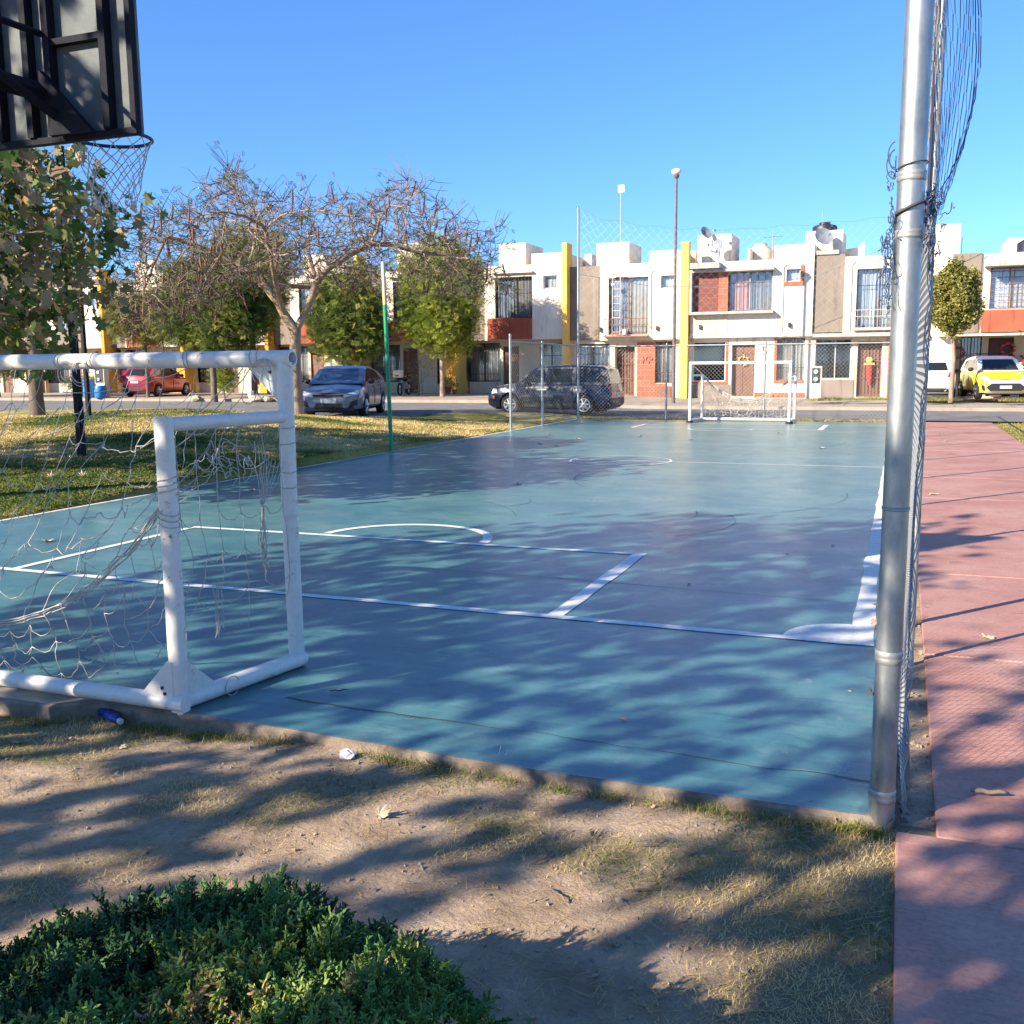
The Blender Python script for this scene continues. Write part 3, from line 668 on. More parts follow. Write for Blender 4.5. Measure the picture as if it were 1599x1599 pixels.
n2.tube(sag((xl+.05, yf, 1.72), (xl+1.35, yb-.1, .70), .1, 10), .008, 3); n2.tube(sag((xr-.05, yf, 1.6), (xr-.1, yb, 1.2), .1, 10), .008, 3)
n2.build('net', ROPE, g2, G3)

# ------------------------------------------------------------------ basketball stand
DST = M('dark_blue_steel', (.006, .007, .014), (.012, .013, .022), .8, scale=20, spec=.2); BRD = M('grey_board', (.075, .088, .095), (.13, .15, .15), .75, scale=5)
BO = (-4.57, 2.9, 0)
bs = thing('basketball_stand', 'dark steel basketball backboard seen from behind with braces', 'basketball hoop', BO)
x0, x1, z0, z1, yb = -5.16, -3.985, 3.035, 4.15, 4.60
MB().box(x0+.002, x1-.002, yb, yb+.02, z0+.002, z1).build('backboard', BRD, bs, BO)
fm = MB()
for a_, b_ in (((x0, z0), (x1, z0+.035)), ((x0, z1-.035), (x1, z1))): fm.box(a_[0], b_[0], yb-.045, yb-.003, a_[1], b_[1])
for xx in (x0, x1-.035): fm.box(xx, xx+.035, yb-.044, yb-.004, z0+.036, z1-.036)
fm.build('board_frame', DST, bs, BO)
for xx, w in ((-4.735, .045), (-4.575, .045), (-4.175, .045), (-4.97, .04)):
    MB().box(xx-w/2, xx+w/2, yb-.06, yb-.003, z0+.037, z1-.037).build('brace', DST, bs, BO)
MB().box(-4.55, -4.20, yb-.05, yb-.004, 3.555, 3.59).build('brace', DST, bs, BO)
for z_ in (3.30, 3.62):
    q = MB(); q.tube([(-4.60, yb-.06, z_), (-4.72, 2.9, z_+.02)], .055 if z_ < 3.5 else .02, 4); q.build('arm', DST, bs, BO)
q = MB(); q.tube([(-4.50, yb-.06, 3.15), (-4.72, 2.9, 3.9)], .03, 4); q.build('arm', DST, bs, BO)
q = MB(); q.prism([(-4.52, 3.06), (-4.25, 3.06), (-4.60, 3.42), (-4.60, 3.30)], yb-.10, yb-.062, 'y'); q.build('gusset', DST, bs, BO)
MB().tube([(-4.72, 2.88, -.1), (-4.72, 2.88, 4.0)], .085, 16).build('column', DST, bs, BO, smooth=40)
HX, HY, HZ, HR = -4.585, 5.02, 3.15, .235
q = MB(); th = np.linspace(0, 2*PI, 41); q.tube(np.stack([HX+HR*np.cos(th), HY+HR*np.sin(th), HZ+0*th], -1), .011, 8, False)
q.box(HX-.08, HX+.08, yb+.021, HY-HR+.02, HZ-.012, HZ+.012); q.build('rim', M('navy_rim', (.02, .02, .06), rough=.5), bs, BO, smooth=40)
hn = MB(); nn_, rows_ = 12, 7
def hp(i, j): 
    a_ = 2*PI*(i+.5*(j % 2))/nn_; v_ = j/rows_; r_ = HR*(1-.52*v_**.8); return np.array([HX+r_*math.cos(a_)+.012*math.sin(3*i+j), HY+r_*math.sin(a_), HZ-.01-.38*v_-.02*abs(math.sin(i*1.7))*v_])
for i_ in range(nn_):
    for j in range(rows_):
        d_ = 1 if j % 2 else 0
        for ii in (i_, i_+(1 if d_ else -1)): hn.tube(sag(hp(i_, j), hp(ii, j+1), .004, 4), .0032, 4)
    for k in range(3):
        p_ = hp(i_, rows_); th = np.linspace(0, 5, 9); hn.tube(np.stack([p_[0]+.012*np.cos(th), p_[1]+.012*np.sin(th*1.2), p_[2]-.005*k-.012*np.sin(th)], -1), .0035, 4)
hn.build('hoop_net', M('pale_rope', (.60, .57, .50), (.72, .69, .62), .9, scale=60), bs, BO, smooth=True)

# ------------------------------------------------------------------ poles and lamp
BLK = M('black_steel', (.008, .009, .012), (.014, .015, .018), .75, scale=9, spec=.25)
z_ = float(gz(-13.26, 13.3))
bp = thing('dark_pole', 'thick black square post rising from the lawn under the leaves', 'pole', (-13.26, 13.3, z_))
q = MB(); q.bbox(-.055, .055, -.055, .055, -.1, 5.2, .008); q.build('shaft', BLK, bp)
q = MB(); q.box(.056, .085, -.03, .03, .55, .95); q.build('bracket', BLK, bp)
px_, py_ = -19.9, 20.3
q = MB(); q.bbox(-.05, .05, -.05, .05, -.5, 5.0, .008)
dp = thing('dark_pole', 'thinner black post farther back on the grass bank', 'pole', (px_, py_, float(gz(px_, py_)))); q.build('shaft', BLK, dp)
MB().box(-1.3, .9, -.04, .04, 3.35, 3.5).build('cross_arm', M('brown_beam', (.12, .09, .075), rough=.8), dp)
gn = thing('green_post', 'slim bright green post at the left touchline', 'post', (-9.86, 18.25, 0))
MB().tube([(.02, 0, -.05), (-.04, 0, 3.0)], .042, 12).build('shaft', M('green_paint', (.0, .24, .09), (.01, .30, .12), .45, scale=8), gn, smooth=40)
MB().tube([(-.04, 0, 3.0), (-.055, 0, 3.85)], .041, 12).build('top_section', M('peach_paint', (.55, .42, .27), (.62, .5, .36), .6, scale=8), gn, smooth=40)
q = MB(); q.tube([(.04, 0, 1.9), (.10, 0, 1.9), (.10, 0, 1.96)], .006, 5); q.tube([(.03, 0, 2.3), (.09, 0, 2.32)], .006, 5); q.build('hook', GALV, gn)

LX, LY = -8.65, 40.2
lp = thing('street_lamp', 'tall slim street lamp with a small white globe before the yellow wall', 'street lamp', (LX, LY, .12))
LAMPM = M('brown_lamp_steel', (.11, .085, .085), (.17, .13, .125), .5, scale=5)
MB().tube([(0, 0, 0), (0, 0, 1.2), (0, 0, 8.9)], [.085, .075, .05], 14).build('shaft', LAMPM, lp, smooth=40)
MB().box(-.2, .2, -.2, .2, -.05, .03).build('base', CONC, lp)
MB().lathe([(.05, 8.85), (.11, 8.92), (.12, 9.0), (.1, 9.02)], n=16).build('collar', LAMPM, lp, smooth=40)
q = MB(); q.ball((0, 0, 9.12), .17, 10, (1.2, 1.2, .8)); q.build('globe', M('lamp_glass', (.75, .76, .75), rough=.15), lp, smooth=True)
# ------------------------------------------------------------------ houses
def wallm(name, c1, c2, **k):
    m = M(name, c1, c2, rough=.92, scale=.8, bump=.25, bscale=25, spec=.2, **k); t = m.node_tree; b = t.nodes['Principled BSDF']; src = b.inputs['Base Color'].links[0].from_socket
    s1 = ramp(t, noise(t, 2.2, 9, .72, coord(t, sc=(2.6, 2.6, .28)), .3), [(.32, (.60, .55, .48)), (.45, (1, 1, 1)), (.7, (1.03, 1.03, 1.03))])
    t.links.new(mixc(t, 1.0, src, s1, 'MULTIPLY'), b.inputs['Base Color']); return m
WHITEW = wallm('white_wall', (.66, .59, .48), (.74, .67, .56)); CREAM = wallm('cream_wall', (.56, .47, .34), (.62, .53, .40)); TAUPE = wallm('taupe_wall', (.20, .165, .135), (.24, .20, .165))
YEL = wallm('yellow_wall', (.74, .44, .10), (.80, .50, .14)); ORG = wallm('ochre_wall', (.55, .28, .04), (.62, .34, .07)); REDP = wallm('brick_red_wall', (.30, .07, .04), (.37, .10, .06))
TERR = wallm('orange_trim', (.32, .105, .06), (.37, .135, .08)); GREYT = wallm('grey_trim', (.33, .31, .30), (.40, .38, .36)); BROWNG = wallm('grey_brown_wall', (.22, .175, .15), (.26, .21, .18))
def brickm(name, c1, c2, mo, sc, w=.5, h=.25):
    m, t, b = new_mat(name); co = t.nodes.new('ShaderNodeTexCoord').outputs['Object']
    sp_ = t.nodes.new('ShaderNodeSeparateXYZ'); t.links.new(co, sp_.inputs[0]); cb = t.nodes.new('ShaderNodeCombineXYZ'); t.links.new(sp_.outputs[0], cb.inputs[0]); t.links.new(sp_.outputs[2], cb.inputs[1])
    br_ = t.nodes.new('ShaderNodeTexBrick'); t.links.new(cb.outputs[0], br_.inputs[0]); br_.inputs['Color1'].default_value = _col(c1); br_.inputs['Color2'].default_value = _col(c2); br_.inputs['Mortar'].default_value = _col(mo)
    br_.inputs['Scale'].default_value = sc; br_.inputs['Mortar Size'].default_value = .02; br_.inputs['Brick Width'].default_value = w; br_.inputs['Row Height'].default_value = h
    t.links.new(br_.outputs[0], b.inputs['Base Color']); b.inputs['Roughness'].default_value = .9; return m
BRICKR = brickm('dark_red_brick', (.17, .055, .045), (.22, .075, .055), (.11, .045, .04), 2.2); BLOCKO = brickm('orange_block', (.34, .095, .055), (.38, .12, .07), (.44, .19, .13), 1.4, .6, .36)
DOORB = M('brown_door', (.13, .065, .045), (.18, .09, .06), .6, scale=5); FRAMED = M('dark_frame', (.03, .028, .03), rough=.5); FRAMEB = M('brown_frame', (.20, .09, .06), rough=.6); FRAMEW = M('white_frame', (.7, .7, .68), rough=.5)
GLASS = glass_mat('window_glass', (.90, .92, .94), .07); GLASSD = glass_mat('dark_window_glass', (.35, .36, .38), .1)
CURTW = M('white_curtain', (.70, .73, .76), (.5, .55, .60), .9, scale=3, sc=(8, 1, .4)); CURTG = M('grey_curtain', (.28, .26, .25), (.36, .33, .31), .9, scale=3); CURTR = M('pink_curtain', (.50, .20, .15), (.60, .34, .26), .9, scale=3, sc=(8, 1, .4)); CURTB = M('blue_grey_curtain', (.16, .20, .27), (.34, .38, .44), .9, scale=2.5)
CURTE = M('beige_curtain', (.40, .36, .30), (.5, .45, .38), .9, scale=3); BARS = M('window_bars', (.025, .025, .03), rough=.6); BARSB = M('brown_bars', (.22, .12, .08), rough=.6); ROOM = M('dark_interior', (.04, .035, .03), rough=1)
BARSC = M('cream_bars', (.55, .47, .36), rough=.6)
YH = 46.0
def R(px0, py0, px1, py1, Y=YH):
    mx, my = (px0+px1)/2, (py0+py1)/2
    return at(px0, my, Y)[0], at(px1, my, Y)[0], at(mx, py1, Y)[1], at(mx, py0, Y)[1]

class House:
    def __init__(s, label, x, group='terraced houses across the street'):
        s.o = (x, YH, .2); s.t = thing('terraced_house', label, 'house', s.o, 0, group); s.k = 0
    def part(s, mb, name, mat, parent=None, smooth=False): return mb.build(name, mat, parent or s.t, s.o, smooth)
    def wall(s, r, mat, Y=YH, depth=8, holes=(), name='wall', rev=.16):
        x0, x1, z0, z1 = r; mb = MB()
        hs = [(max(h[0], x0), min(h[1], x1), max(h[2], z0), min(h[3], z1)) for h in holes]; hs = [h for h in hs if h[1]-h[0] > .02 and h[3]-h[2] > .02]
        X = sorted({x0, x1, *[q for h in hs for q in h[:2]]}); Z = sorted({z0, z1, *[q for h in hs for q in h[2:]]})
        for a, b_ in zip(X[:-1], X[1:]):
            for c, d in zip(Z[:-1], Z[1:]):
                mx, mz = (a+b_)/2, (c+d)/2
                if any(h[0] < mx < h[1] and h[2] < mz < h[3] for h in hs): continue
                mb.add([(a, Y, c), (b_, Y, c), (b_, Y, d), (a, Y, d)], [(0, 1, 2, 3)])
        for h in hs:
            a, b_, c, d = h; y2 = Y+rev
            mb.add([(a, Y, c), (b_, Y, c), (b_, Y, d), (a, Y, d), (a, y2, c), (b_, y2, c), (b_, y2, d), (a, y2, d)], [(0, 4, 5, 1), (1, 5, 6, 2), (2, 6, 7, 3), (3, 7, 4, 0)])
        y1 = Y+depth
        mb.add([(x0, Y, z0), (x1, Y, z0), (x1, Y, z1), (x0, Y, z1), (x0, y1, z0), (x1, y1, z0), (x1, y1, z1), (x0, y1, z1)], [(0, 4, 7, 3), (1, 2, 6, 5), (3, 7, 6, 2), (0, 1, 5, 4), (4, 5, 6, 7)])
        return s.part(mb, name, mat)
    def box(s, r, Y, depth, mat, name, b=0.0):
        x0, x1, z0, z1 = r; mb = MB(); (mb.bbox(x0, x1, Y, Y+depth, z0, z1, b) if b else mb.box(x0, x1, Y, Y+depth, z0, z1)); return s.part(mb, name, mat)
    def window(s, r, Y=YH, frame=FRAMED, glass=GLASS, curt=CURTG, curt2=None, bars=BARS, nb=0, hb=(), split=(.5,), name='window', set_=.10, fw=.05, open_=1.0):
        x0, x1, z0, z1 = r; y = Y+set_; fr_ = MB(); e = .004
        x0 += e; x1 -= e; z0 += e; z1 -= e
        fr_.box(x0, x1, y, y+.05, z0, z0+fw); fr_.box(x0, x1, y, y+.05, z1-fw, z1); fr_.box(x0, x0+fw, y+.001, y+.049, z0+fw, z1-fw); fr_.box(x1-fw, x1, y+.001, y+.049, z0+fw, z1-fw)
        for k in split: xx = x0+(x1-x0)*k; fr_.box(xx-fw/2, xx+fw/2, y-.012, y+.047, z0+fw, z1-fw)
        w = s.part(fr_, name, frame)
        g = MB(); g.box(x0+fw, x1-fw, y+.02, y+.03, z0+fw, z1-fw); s.part(g, 'pane', glass, w)
        def cur(a, b_, mat, zb=z0):
            n = max(8, int((b_-a)*28)); xs_ = np.linspace(a, b_, n); ys__ = y+.16+.035*np.sin(xs_*38+s.k)+.015*np.sin(xs_*17)
            c = MB(); V = np.concatenate([np.stack([xs_, ys__, np.full(n, zb)], -1), np.stack([xs_, ys__*.6+(y+.16)*.4, np.full(n, z1)], -1)]); i = np.arange(n-1)
            c.add(V, np.stack([i, i+1, i+n+1, i+n], -1)); s.part(c, 'curtain', mat, w, True)
        s.k += 1
        if curt2 is None and curt is not None: cur(x0, x1, curt)
        elif curt2 is not None: cur(x0, x0+(x1-x0)*split[0], curt); cur(x0+(x1-x0)*split[0], x1, curt2)
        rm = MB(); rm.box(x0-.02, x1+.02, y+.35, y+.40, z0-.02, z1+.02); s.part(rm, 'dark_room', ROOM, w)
        if nb:
            gb = MB(); 
            for k in range(nb+1): xx = x0+.02+(x1-x0-.04)*k/nb; gb.box(xx-.009, xx+.009, y-.075, y-.057, z0+.01, z1-.01)
            for k in (0.01, .99)+tuple(hb): zz = z0+(z1-z0)*k; gb.box(x0+.005, x1-.005, y-.085, y-.076, zz-.014, zz+.014)
            s.part(gb, 'grille', bars, w)
        return w
    def door(s, r, Y=YH, mat=DOORB, set_=.12, gate=None, name='door', nb=7):
        x0, x1, z0, z1 = r; y = Y+set_; d = MB(); d.box(x0+.004, x1-.004, y, y+.05, z0, z1-.004)
        for k in range(2):
            for j in range(3):
                a = x0+.08+(x1-x0-.08)*k/2; b_ = a+(x1-x0-.24)/2; c = z0+.15+(z1-z0-.2)*j/3; d.box(a, b_, y-.02, y-.002, c, c+(z1-z0-.2)/3-.1)
        w = s.part(d, name, mat); h = MB(); h.tube([(x1-.1, y-.05, z0+1.0), (x1-.1, y-.05, z0+1.12)], .015, 6); s.part(h, 'handle', GALV, w)
        if gate:
            g = MB()
            for k in range(nb+1): xx = x0+.02+(x1-x0-.04)*k/nb; g.box(xx-.009, xx+.009, y-.10, y-.082, z0+.03, z1-.01)
            for k in (.03, .35, .65, .98): zz = z0+(z1-z0)*k; g.box(x0+.005, x1-.005, y-.112, y-.101, zz-.014, zz+.014)
            s.part(g, 'gate', gate, w)
        return w
    def rail(s, r, Y, mat=BARS, nb=9, out=.28):
        x0, x1, z0, z1 = r; m_ = MB(); y = Y-out
        for zz in (z0+.03, (z0*.35+z1*.65), z1): m_.tube([(x0, Y, zz), (x0, y, zz), (x1, y, zz), (x1, Y, zz)], .014, 5)
        for k in range(nb+1): xx = x0+(x1-x0)*k/nb; m_.tube([(xx, y, z0), (xx, y, z1)], .008, 4)
        m_.box(x0-.02, x1+.02, y-.02, Y-.002, z0-.07, z0-.01); return s.part(m_, 'balcony_rail', mat)

GZ = .30
# house A ------------------------------------------------------------------
def unit_a(h, dx, col_panel=REDP, fin=YEL, curt=CURTB, tall=0.0, taupe=True, gate_col=BARS):
    sh = lambda r: (r[0]+dx, r[1]+dx, r[2], r[3])
    w1 = sh(R(773, 432, 831, 497)); w2 = sh(R(848, 430, 870, 451))
    a = sh(R(757, 415, 830, 531)); b_ = sh(R(830, 395, 881, 531)); f = sh(R(881, 380, 888, 620))
    h.wall(a, WHITEW, holes=[w1]); h.wall((a[1], f[0], a[2], b_[3]), WHITEW, holes=[w1, w2])
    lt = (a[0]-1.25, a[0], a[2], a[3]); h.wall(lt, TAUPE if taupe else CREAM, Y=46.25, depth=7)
    h.wall((f[0], f[1], .1, f[3]), fin, Y=45.7, depth=.85, name='fin_wall')
    bx = sh(R(772, 378, 806, 416)); h.wall((bx[0], bx[1]+.25, a[3], bx[3]+tall), WHITEW, Y=46.6, depth=2.6, name='roof_box')
    h.window(w1, frame=FRAMED, curt=curt, curt2=CURTG, nb=11, hb=(.68,)); h.window(w2, frame=FRAMEW, curt=CURTE, split=())
    h.box((w1[0]-.12, w1[1]+.06, w1[3]+.16, w1[3]+.24), 45.8, .198, WHITEW, 'lintel')
    p = sh(R(763, 497, 831, 530)); h.box(p, 45.84, .158, col_panel, 'balcony_panel')
    gy = 46.8; g = sh(R(731, 531, 881, 622, gy)); hw = sh(R(731, 536, 781, 596, gy)); hd = sh(R(786, 541, 801, 622, gy)); hg = sh(R(843, 536, 879, 600, gy))
    hd = (hd[0], hd[0]+.85, GZ-.08, hd[3])
    h.wall((lt[0]+.01, f[0]-.002, .1, a[2]+.2), CREAM, Y=gy, depth=6, holes=[hw, hd, hg])
    h.window(hw, gy, nb=10, hb=(.2, .8), curt=CURTG, bars=gate_col); h.door(hd, gy); h.window(hg, gy, nb=8, hb=(.35, .7), curt=CURTE, name='barred_window')
hA = House('two storey cream house with brick red balcony panel right of the leafy tree', -17.5)
unit_a(hA, 0.0)
m_ = MB(); m_.tube([(-19.1, 46.7, .4), (-19.1, 46.7, 1.1), (-18.9, 46.7, 1.2)], .02, 5); hA.part(m_, 'pipe', GREYT)
labs = [('house behind the leafy tree with tall roof box and yellow fin', REDP, .3), ('house behind the blue saloon and the bare tree with yellow fin', REDP, 0), ('house half hidden by dense green trees left of the bare trunk', CREAM, 0),
        ('house behind the parked red hatchback with ochre walls', REDP, .2), ('leftmost visible white house behind the twin dark poles', TAUPE, 0), ('house at the far left edge behind the overhanging leaves', REDP, 0)]
for k, (lb, pc_, tl) in enumerate(labs):
    h = House(lb, -17.5-5.65*(k+1)); unit_a(h, -5.65*(k+1), col_panel=pc_, fin=YEL if k < 2 else ORG, tall=tl, curt=[CURTB, CURTW, CURTG][k % 3])
    xc = -15.2-5.65*(k+1)
    h.wall((xc-1.1, xc-.36, .1, 3.0), ORG if k > 0 else YEL, Y=46.55, depth=.2, name='ochre_panel')

# house B ------------------------------------------------------------------
hB = House('white two storey house with a ladder on its balcony and an orange block wall below', -12.2)
w1 = R(950, 433, 1012, 522); w2 = R(1032, 430, 1053, 450); a = R(937, 412, 1013, 531); b_ = R(1013, 391, 1063, 531)
hB.wall(a, WHITEW, holes=[w1]); hB.wall((a[1], b_[1], a[2], b_[3]), WHITEW, holes=[w1, w2])
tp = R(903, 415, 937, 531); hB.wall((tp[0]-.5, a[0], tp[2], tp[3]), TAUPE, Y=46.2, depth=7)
bx = R(927, 377, 978, 413); hB.wall((bx[0], bx[1], a[3]-.02, bx[3]), WHITEW, Y=46.5, depth=2.4, name='roof_box')
st = R(913, 397, 924, 414, 49); hB.box((st[0], st[1], 5.9, st[3]), 49, 3, WHITEW, 'roof_box')
f = R(1064, 378, 1076, 627); hB.wall((f[0], f[1], .1, f[3]), YEL, Y=45.72, depth=.4, name='fin_wall'); 
hB.window(w1, frame=FRAMEB, curt=CURTB, curt2=CURTE, nb=0); hB.window(w2, frame=GREYT, curt=CURTW, split=())
hB.rail(R(945, 498, 1012, 524), YH, FRAMEB, 11)
gy = 46.35; hw = R(900, 537, 952, 590, gy); hd = R(960, 541, 991, 622, gy); hw2 = R(1023, 533, 1050, 598, gy); hd = (hd[0], hd[1], GZ-.06, hd[3])
hB.wall((tp[0]-.5, f[0]-.002, .1, a[2]+.2), CREAM, Y=gy, depth=6, holes=[hw, hd, hw2], rev=.5)
hB.window(hw, gy, nb=9, hb=(.4, .7), curt=CURTE); hB.door(hd, gy, gate=FRAMEB, set_=.45); hB.window(hw2, gy, nb=6, hb=(.25,), curt=CURTE, frame=FRAMEB)
o1 = R(995, 533, 1023, 625, gy); o2 = R(1023, 599, 1040, 625, gy)
m_ = MB(); m_.box(o1[0], o1[1]-.003, gy-.04, gy-.003, .15, o1[3]-.03); m_.box(o1[1]-.003, o2[1], gy-.04, gy-.003, .15, o2[3]); hB.part(m_, 'block_panel', BLOCKO)
m_ = MB(); c_ = R(1001, 553, 1018, 568, gy)
for k in range(4): m_.tube([(c_[0]+.1+.14*k, gy-.06, c_[2]+.15*(k % 2)), (c_[0]+.16+.14*k, gy-.06, c_[2]+.2+.1*(k % 2)), (c_[0]+.1+.14*k, gy-.06, c_[2]+.34)], .018, 5)
hB.part(m_, 'wall_ornament', FRAMEB)
m_ = MB(); c_ = R(1026, 603, 1048, 622, gy); m_.box(c_[0], c_[1], gy-.10, gy-.041, c_[2], c_[3]); hB.part(m_, 'meter_grille', FRAMEB)
# ladder and bucket on the balcony
lx0, lx1, lz0, lz1 = R(956, 425, 966, 527, 45.75); ld = thing('ladder', 'pale ladder leaning upright on the balcony of the white house', 'ladder', (lx0, 45.75, lz0))
m_ = MB()
for x in (0, .36): m_.tube([(x, .05, 0), (x+.03, -.02, lz1-lz0)], .022, 6)
m_.build('rail', BARSC, ld)
for k in range(9): MB().tube([(0, .03, .25+.33*k), (.38, .03, .25+.33*k)], .016, 6).build('rung', BARSC, ld)
m_ = MB(); m_.tube([(-.1, 0, 2.95), (.5, .02, 2.9)], .03, 5); m_.box(-.05, .12, -.05, .1, 2.4, 2.5); m_.build('hook', BARSC, ld)
bz = R(972, 514, 982, 524, 45.82); q = MB(); q.lathe([(.10, 0), (.13, .28), (.115, .28), (.09, .03)], n=14)
tag(q.build('bucket', M('white_plastic', (.7, .71, .72), rough=.5), origin=None), 'small white bucket on the balcony beside the ladder', 'bucket'); bpy.data.objects['bucket'].location = (bz[0]+.1, 45.85, bz[2]+.02)

# house C ------------------------------------------------------------------
hC = House('white house with a brick panelled upper window and satellite dishes on its roof box', -6.6)
f2 = R(1077, 395, 1085, 410); 
wA = R(1082, 421, 1206, 486); w2 = R(1228, 420, 1250, 440); wB = R(1137, 424, 1206, 485)
a = R(1078, 408, 1207, 527); b_ = R(1207, 382, 1270, 527)
hC.wall(a, WHITEW, holes=[wB]); hC.wall((a[1], b_[1], a[2], b_[3]), WHITEW, holes=[w2])
fx0, fx1, fz0, fz1 = R(1076, 419, 1208, 490, 45.6)
m_ = MB(); m_.box(fx0, fx1, 45.6, 45.998, fz1-.12, fz1); m_.box(fx0, fx1, 45.6, 45.998, fz0, fz0+.12); m_.box(fx0, fx0+.12, 45.601, 45.998, fz0+.12, fz1-.12); hC.part(m_, 'window_surround', GREYT)
q_ = R(1082, 424, 1122, 484, 45.94); hC.box((fx0+.125, q_[1], fz0+.125, fz1-.125), 45.93, .065, BRICKR, 'brick_panel'); q2 = R(1122, 424, 1136, 484, 45.9); hC.box((q2[0]+.003, q2[1]+.02, fz0+.125, fz1-.125), 45.9, .095, BLOCKO, 'brick_panel')
hC.window((wB[0]+.03, wB[1], wB[2], wB[3]), frame=GREYT, curt=CURTR, curt2=CURTG, nb=6, hb=(.72,), split=(.48,), glass=GLASS)
cn = R(1077, 410, 1123, 419, 45.3); hC.box((cn[0], cn[1], cn[2], cn[3]), 45.3, .69, GREYT, 'canopy')
hC.box((fx0, fx0+1.7, R(1075, 490, 1126, 531)[2]+.2, fz0-.002), 45.97, .03, CREAM, 'cream_panel')
hC.window(w2, frame=GREYT, curt=CURTW, split=()); s1 = R(1250, 414, 1256, 446); s2 = R(1223, 440, 1256, 446)
m_ = MB(); m_.box(s1[0], s1[1], 45.96, 45.998, s2[3]-.0, s1[3]); m_.box(s2[0], s1[1], 45.96, 45.998, s2[2], s2[3]); hC.part(m_, 'window_trim', TERR)
bx = R(1089, 366, 1142, 409, 47); hC.wall((bx[0], bx[1], a[3]-.01, bx[3]), WHITEW, Y=47, depth=2.4, name='roof_box'); bx2 = R(1258, 360, 1316, 400, 47.2); hC.wall((bx2[0], bx2[1], a[3]-.01, bx2[3]), WHITEW, Y=47.2, depth=2.6, name='roof_box')
st = R(1167, 388, 1171, 408, 47); hC.box((st[0], st[1], a[3]-.01, st[3]), 47, 2.5, WHITEW, 'roof_box'); st = R(1077, 391, 1086, 408, 47.5); hC.box((st[0], st[1], a[3]-.01, st[3]), 47.5, 1.5, CREAM, 'roof_box')
gy = 46.3; hw = R(1081, 533, 1133, 596, gy); hd = R(1142, 537, 1178, 622, gy); hd = (hd[0], hd[1], GZ-.06, hd[3]); hw2 = R(1213, 528, 1256, 594, gy)
hC.wall((f2[0]-.1, b_[1], .1, a[2]+.2), WHITEW, Y=gy, depth=6, holes=[hw, hd, hw2], rev=.3)
hC.window(hw, gy, nb=0, curt=None, glass=GLASSD, frame=FRAMEW, split=()); hC.door(hd, gy, set_=.25, gate=None); hC.window(hw2, gy, nb=8, hb=(.3,), curt=CURTE, frame=GREYT)
hC.box((f2[0]-.09, hd[0]-.05, .15, hw[2]-.12), gy-.05, .047, BROWNG, 'lower_wall')
def ltrim(r, w=.10, sides='lbr'):
    x0, x1, z0, z1 = r; m_ = MB()
    if 'l' in sides: m_.box(x0-w, x0, gy-.04, gy-.003, z0-w, z1)
    if 'r' in sides: m_.box(x1, x1+w, gy-.04, gy-.003, z0-w, z1)
    m_.box(x0+.001, x1-.001, gy-.041, gy-.003, z0-w, z0-.001); return m_
hC.part(ltrim(hw, .10, 'r'), 'window_trim', TERR); hC.part(ltrim(hw2, .12, 'l'), 'window_trim', TERR)
hC.box((hd[1]+.02, b_[1]-.25, .2, .42), gy-.03, .027, TERR, 'plinth')
# house number 5
q = R(1191, 543, 1197, 553, gy); zc, xc = (q[2]+q[3])/2, q[0]; m_ = MB()
m_.tube([(xc+.16, gy-.02, zc+.17), (xc+.02, gy-.02, zc+.17), (xc+.0, gy-.02, zc+.03), (xc+.10, gy-.02, zc+.05), (xc+.17, gy-.02, zc-.04), (xc+.12, gy-.02, zc-.14), (xc+.0, gy-.02, zc-.13)], .02, 5); hC.part(m_, 'house_number', FRAMED)
wr = MB(); cx_, cz_ = (hd[0]+hd[1])/2, hd[3]-.75
for k in range(26):
    a_ = rg.uniform(0, 2*PI); rr_ = .2+rg.normal()*.03; wr.ball((cx_+rr_*math.cos(a_), gy+.17, cz_+rr_*math.sin(a_)), rg.uniform(.03, .055), 4)
wr.build('wreath', M('cream_flowers', (.6, .5, .3), (.5, .25, .1), .9, scale=12)); tag(bpy.data.objects['wreath'], 'round cream wreath hanging on the brown door behind the far goal', 'wreath')
# door C ends

# house D ------------------------------------------------------------------
hD = House('white house with railed balcony window and doll on its door, left of the steel pole', -.9)
wD = R(1337, 419, 1397, 512); a = R(1318, 398, 1448, 519); tp = R(1272, 397, 1318, 519)
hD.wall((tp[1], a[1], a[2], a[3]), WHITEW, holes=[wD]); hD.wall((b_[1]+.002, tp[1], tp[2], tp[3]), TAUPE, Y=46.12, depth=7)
hD.window(wD, frame=FRAMEB, curt=CURTW, curt2=CURTW, nb=12, hb=(.72,), split=(.6,)); hD.rail(R(1333, 484, 1397, 513), YH, BARSC, 10)
ld_ = R(1272, 519, 1400, 527, 45.6); hD.box((tp[0], a[1], a[2]-.16, a[2]-.003), 45.65, .7, GREYT, 'ledge')
cp = R(1272, 393, 1310, 399); hD.box((tp[0]+.02, cp[1], tp[3]+.002, tp[3]+.18), 46.05, .4, GREYT, 'coping')
tl = R(1447, 350, 1499, 420); hD.wall((tl[0]-.6, tl[1], .2, tl[3]), WHITEW, Y=46.02, depth=6, name='tall_wall')
pr = R(1320, 383, 1350, 400, 48); m_ = MB(); m_.prism([(pr[0], pr[2]-.2), (pr[1], pr[2]-.2), (pr[1], pr[3]+.15), (pr[1]-.3, pr[3]-.1), (pr[0], pr[3]-.15)], 48, 48.3, 'y'); hD.part(m_, 'roof_wall', WHITEW)
gy = 46.3; hw = R(1273, 529, 1329, 592, gy); hd = R(1338, 533, 1376, 620, gy); hd = (hd[0], hd[1], GZ-.06, hd[3])
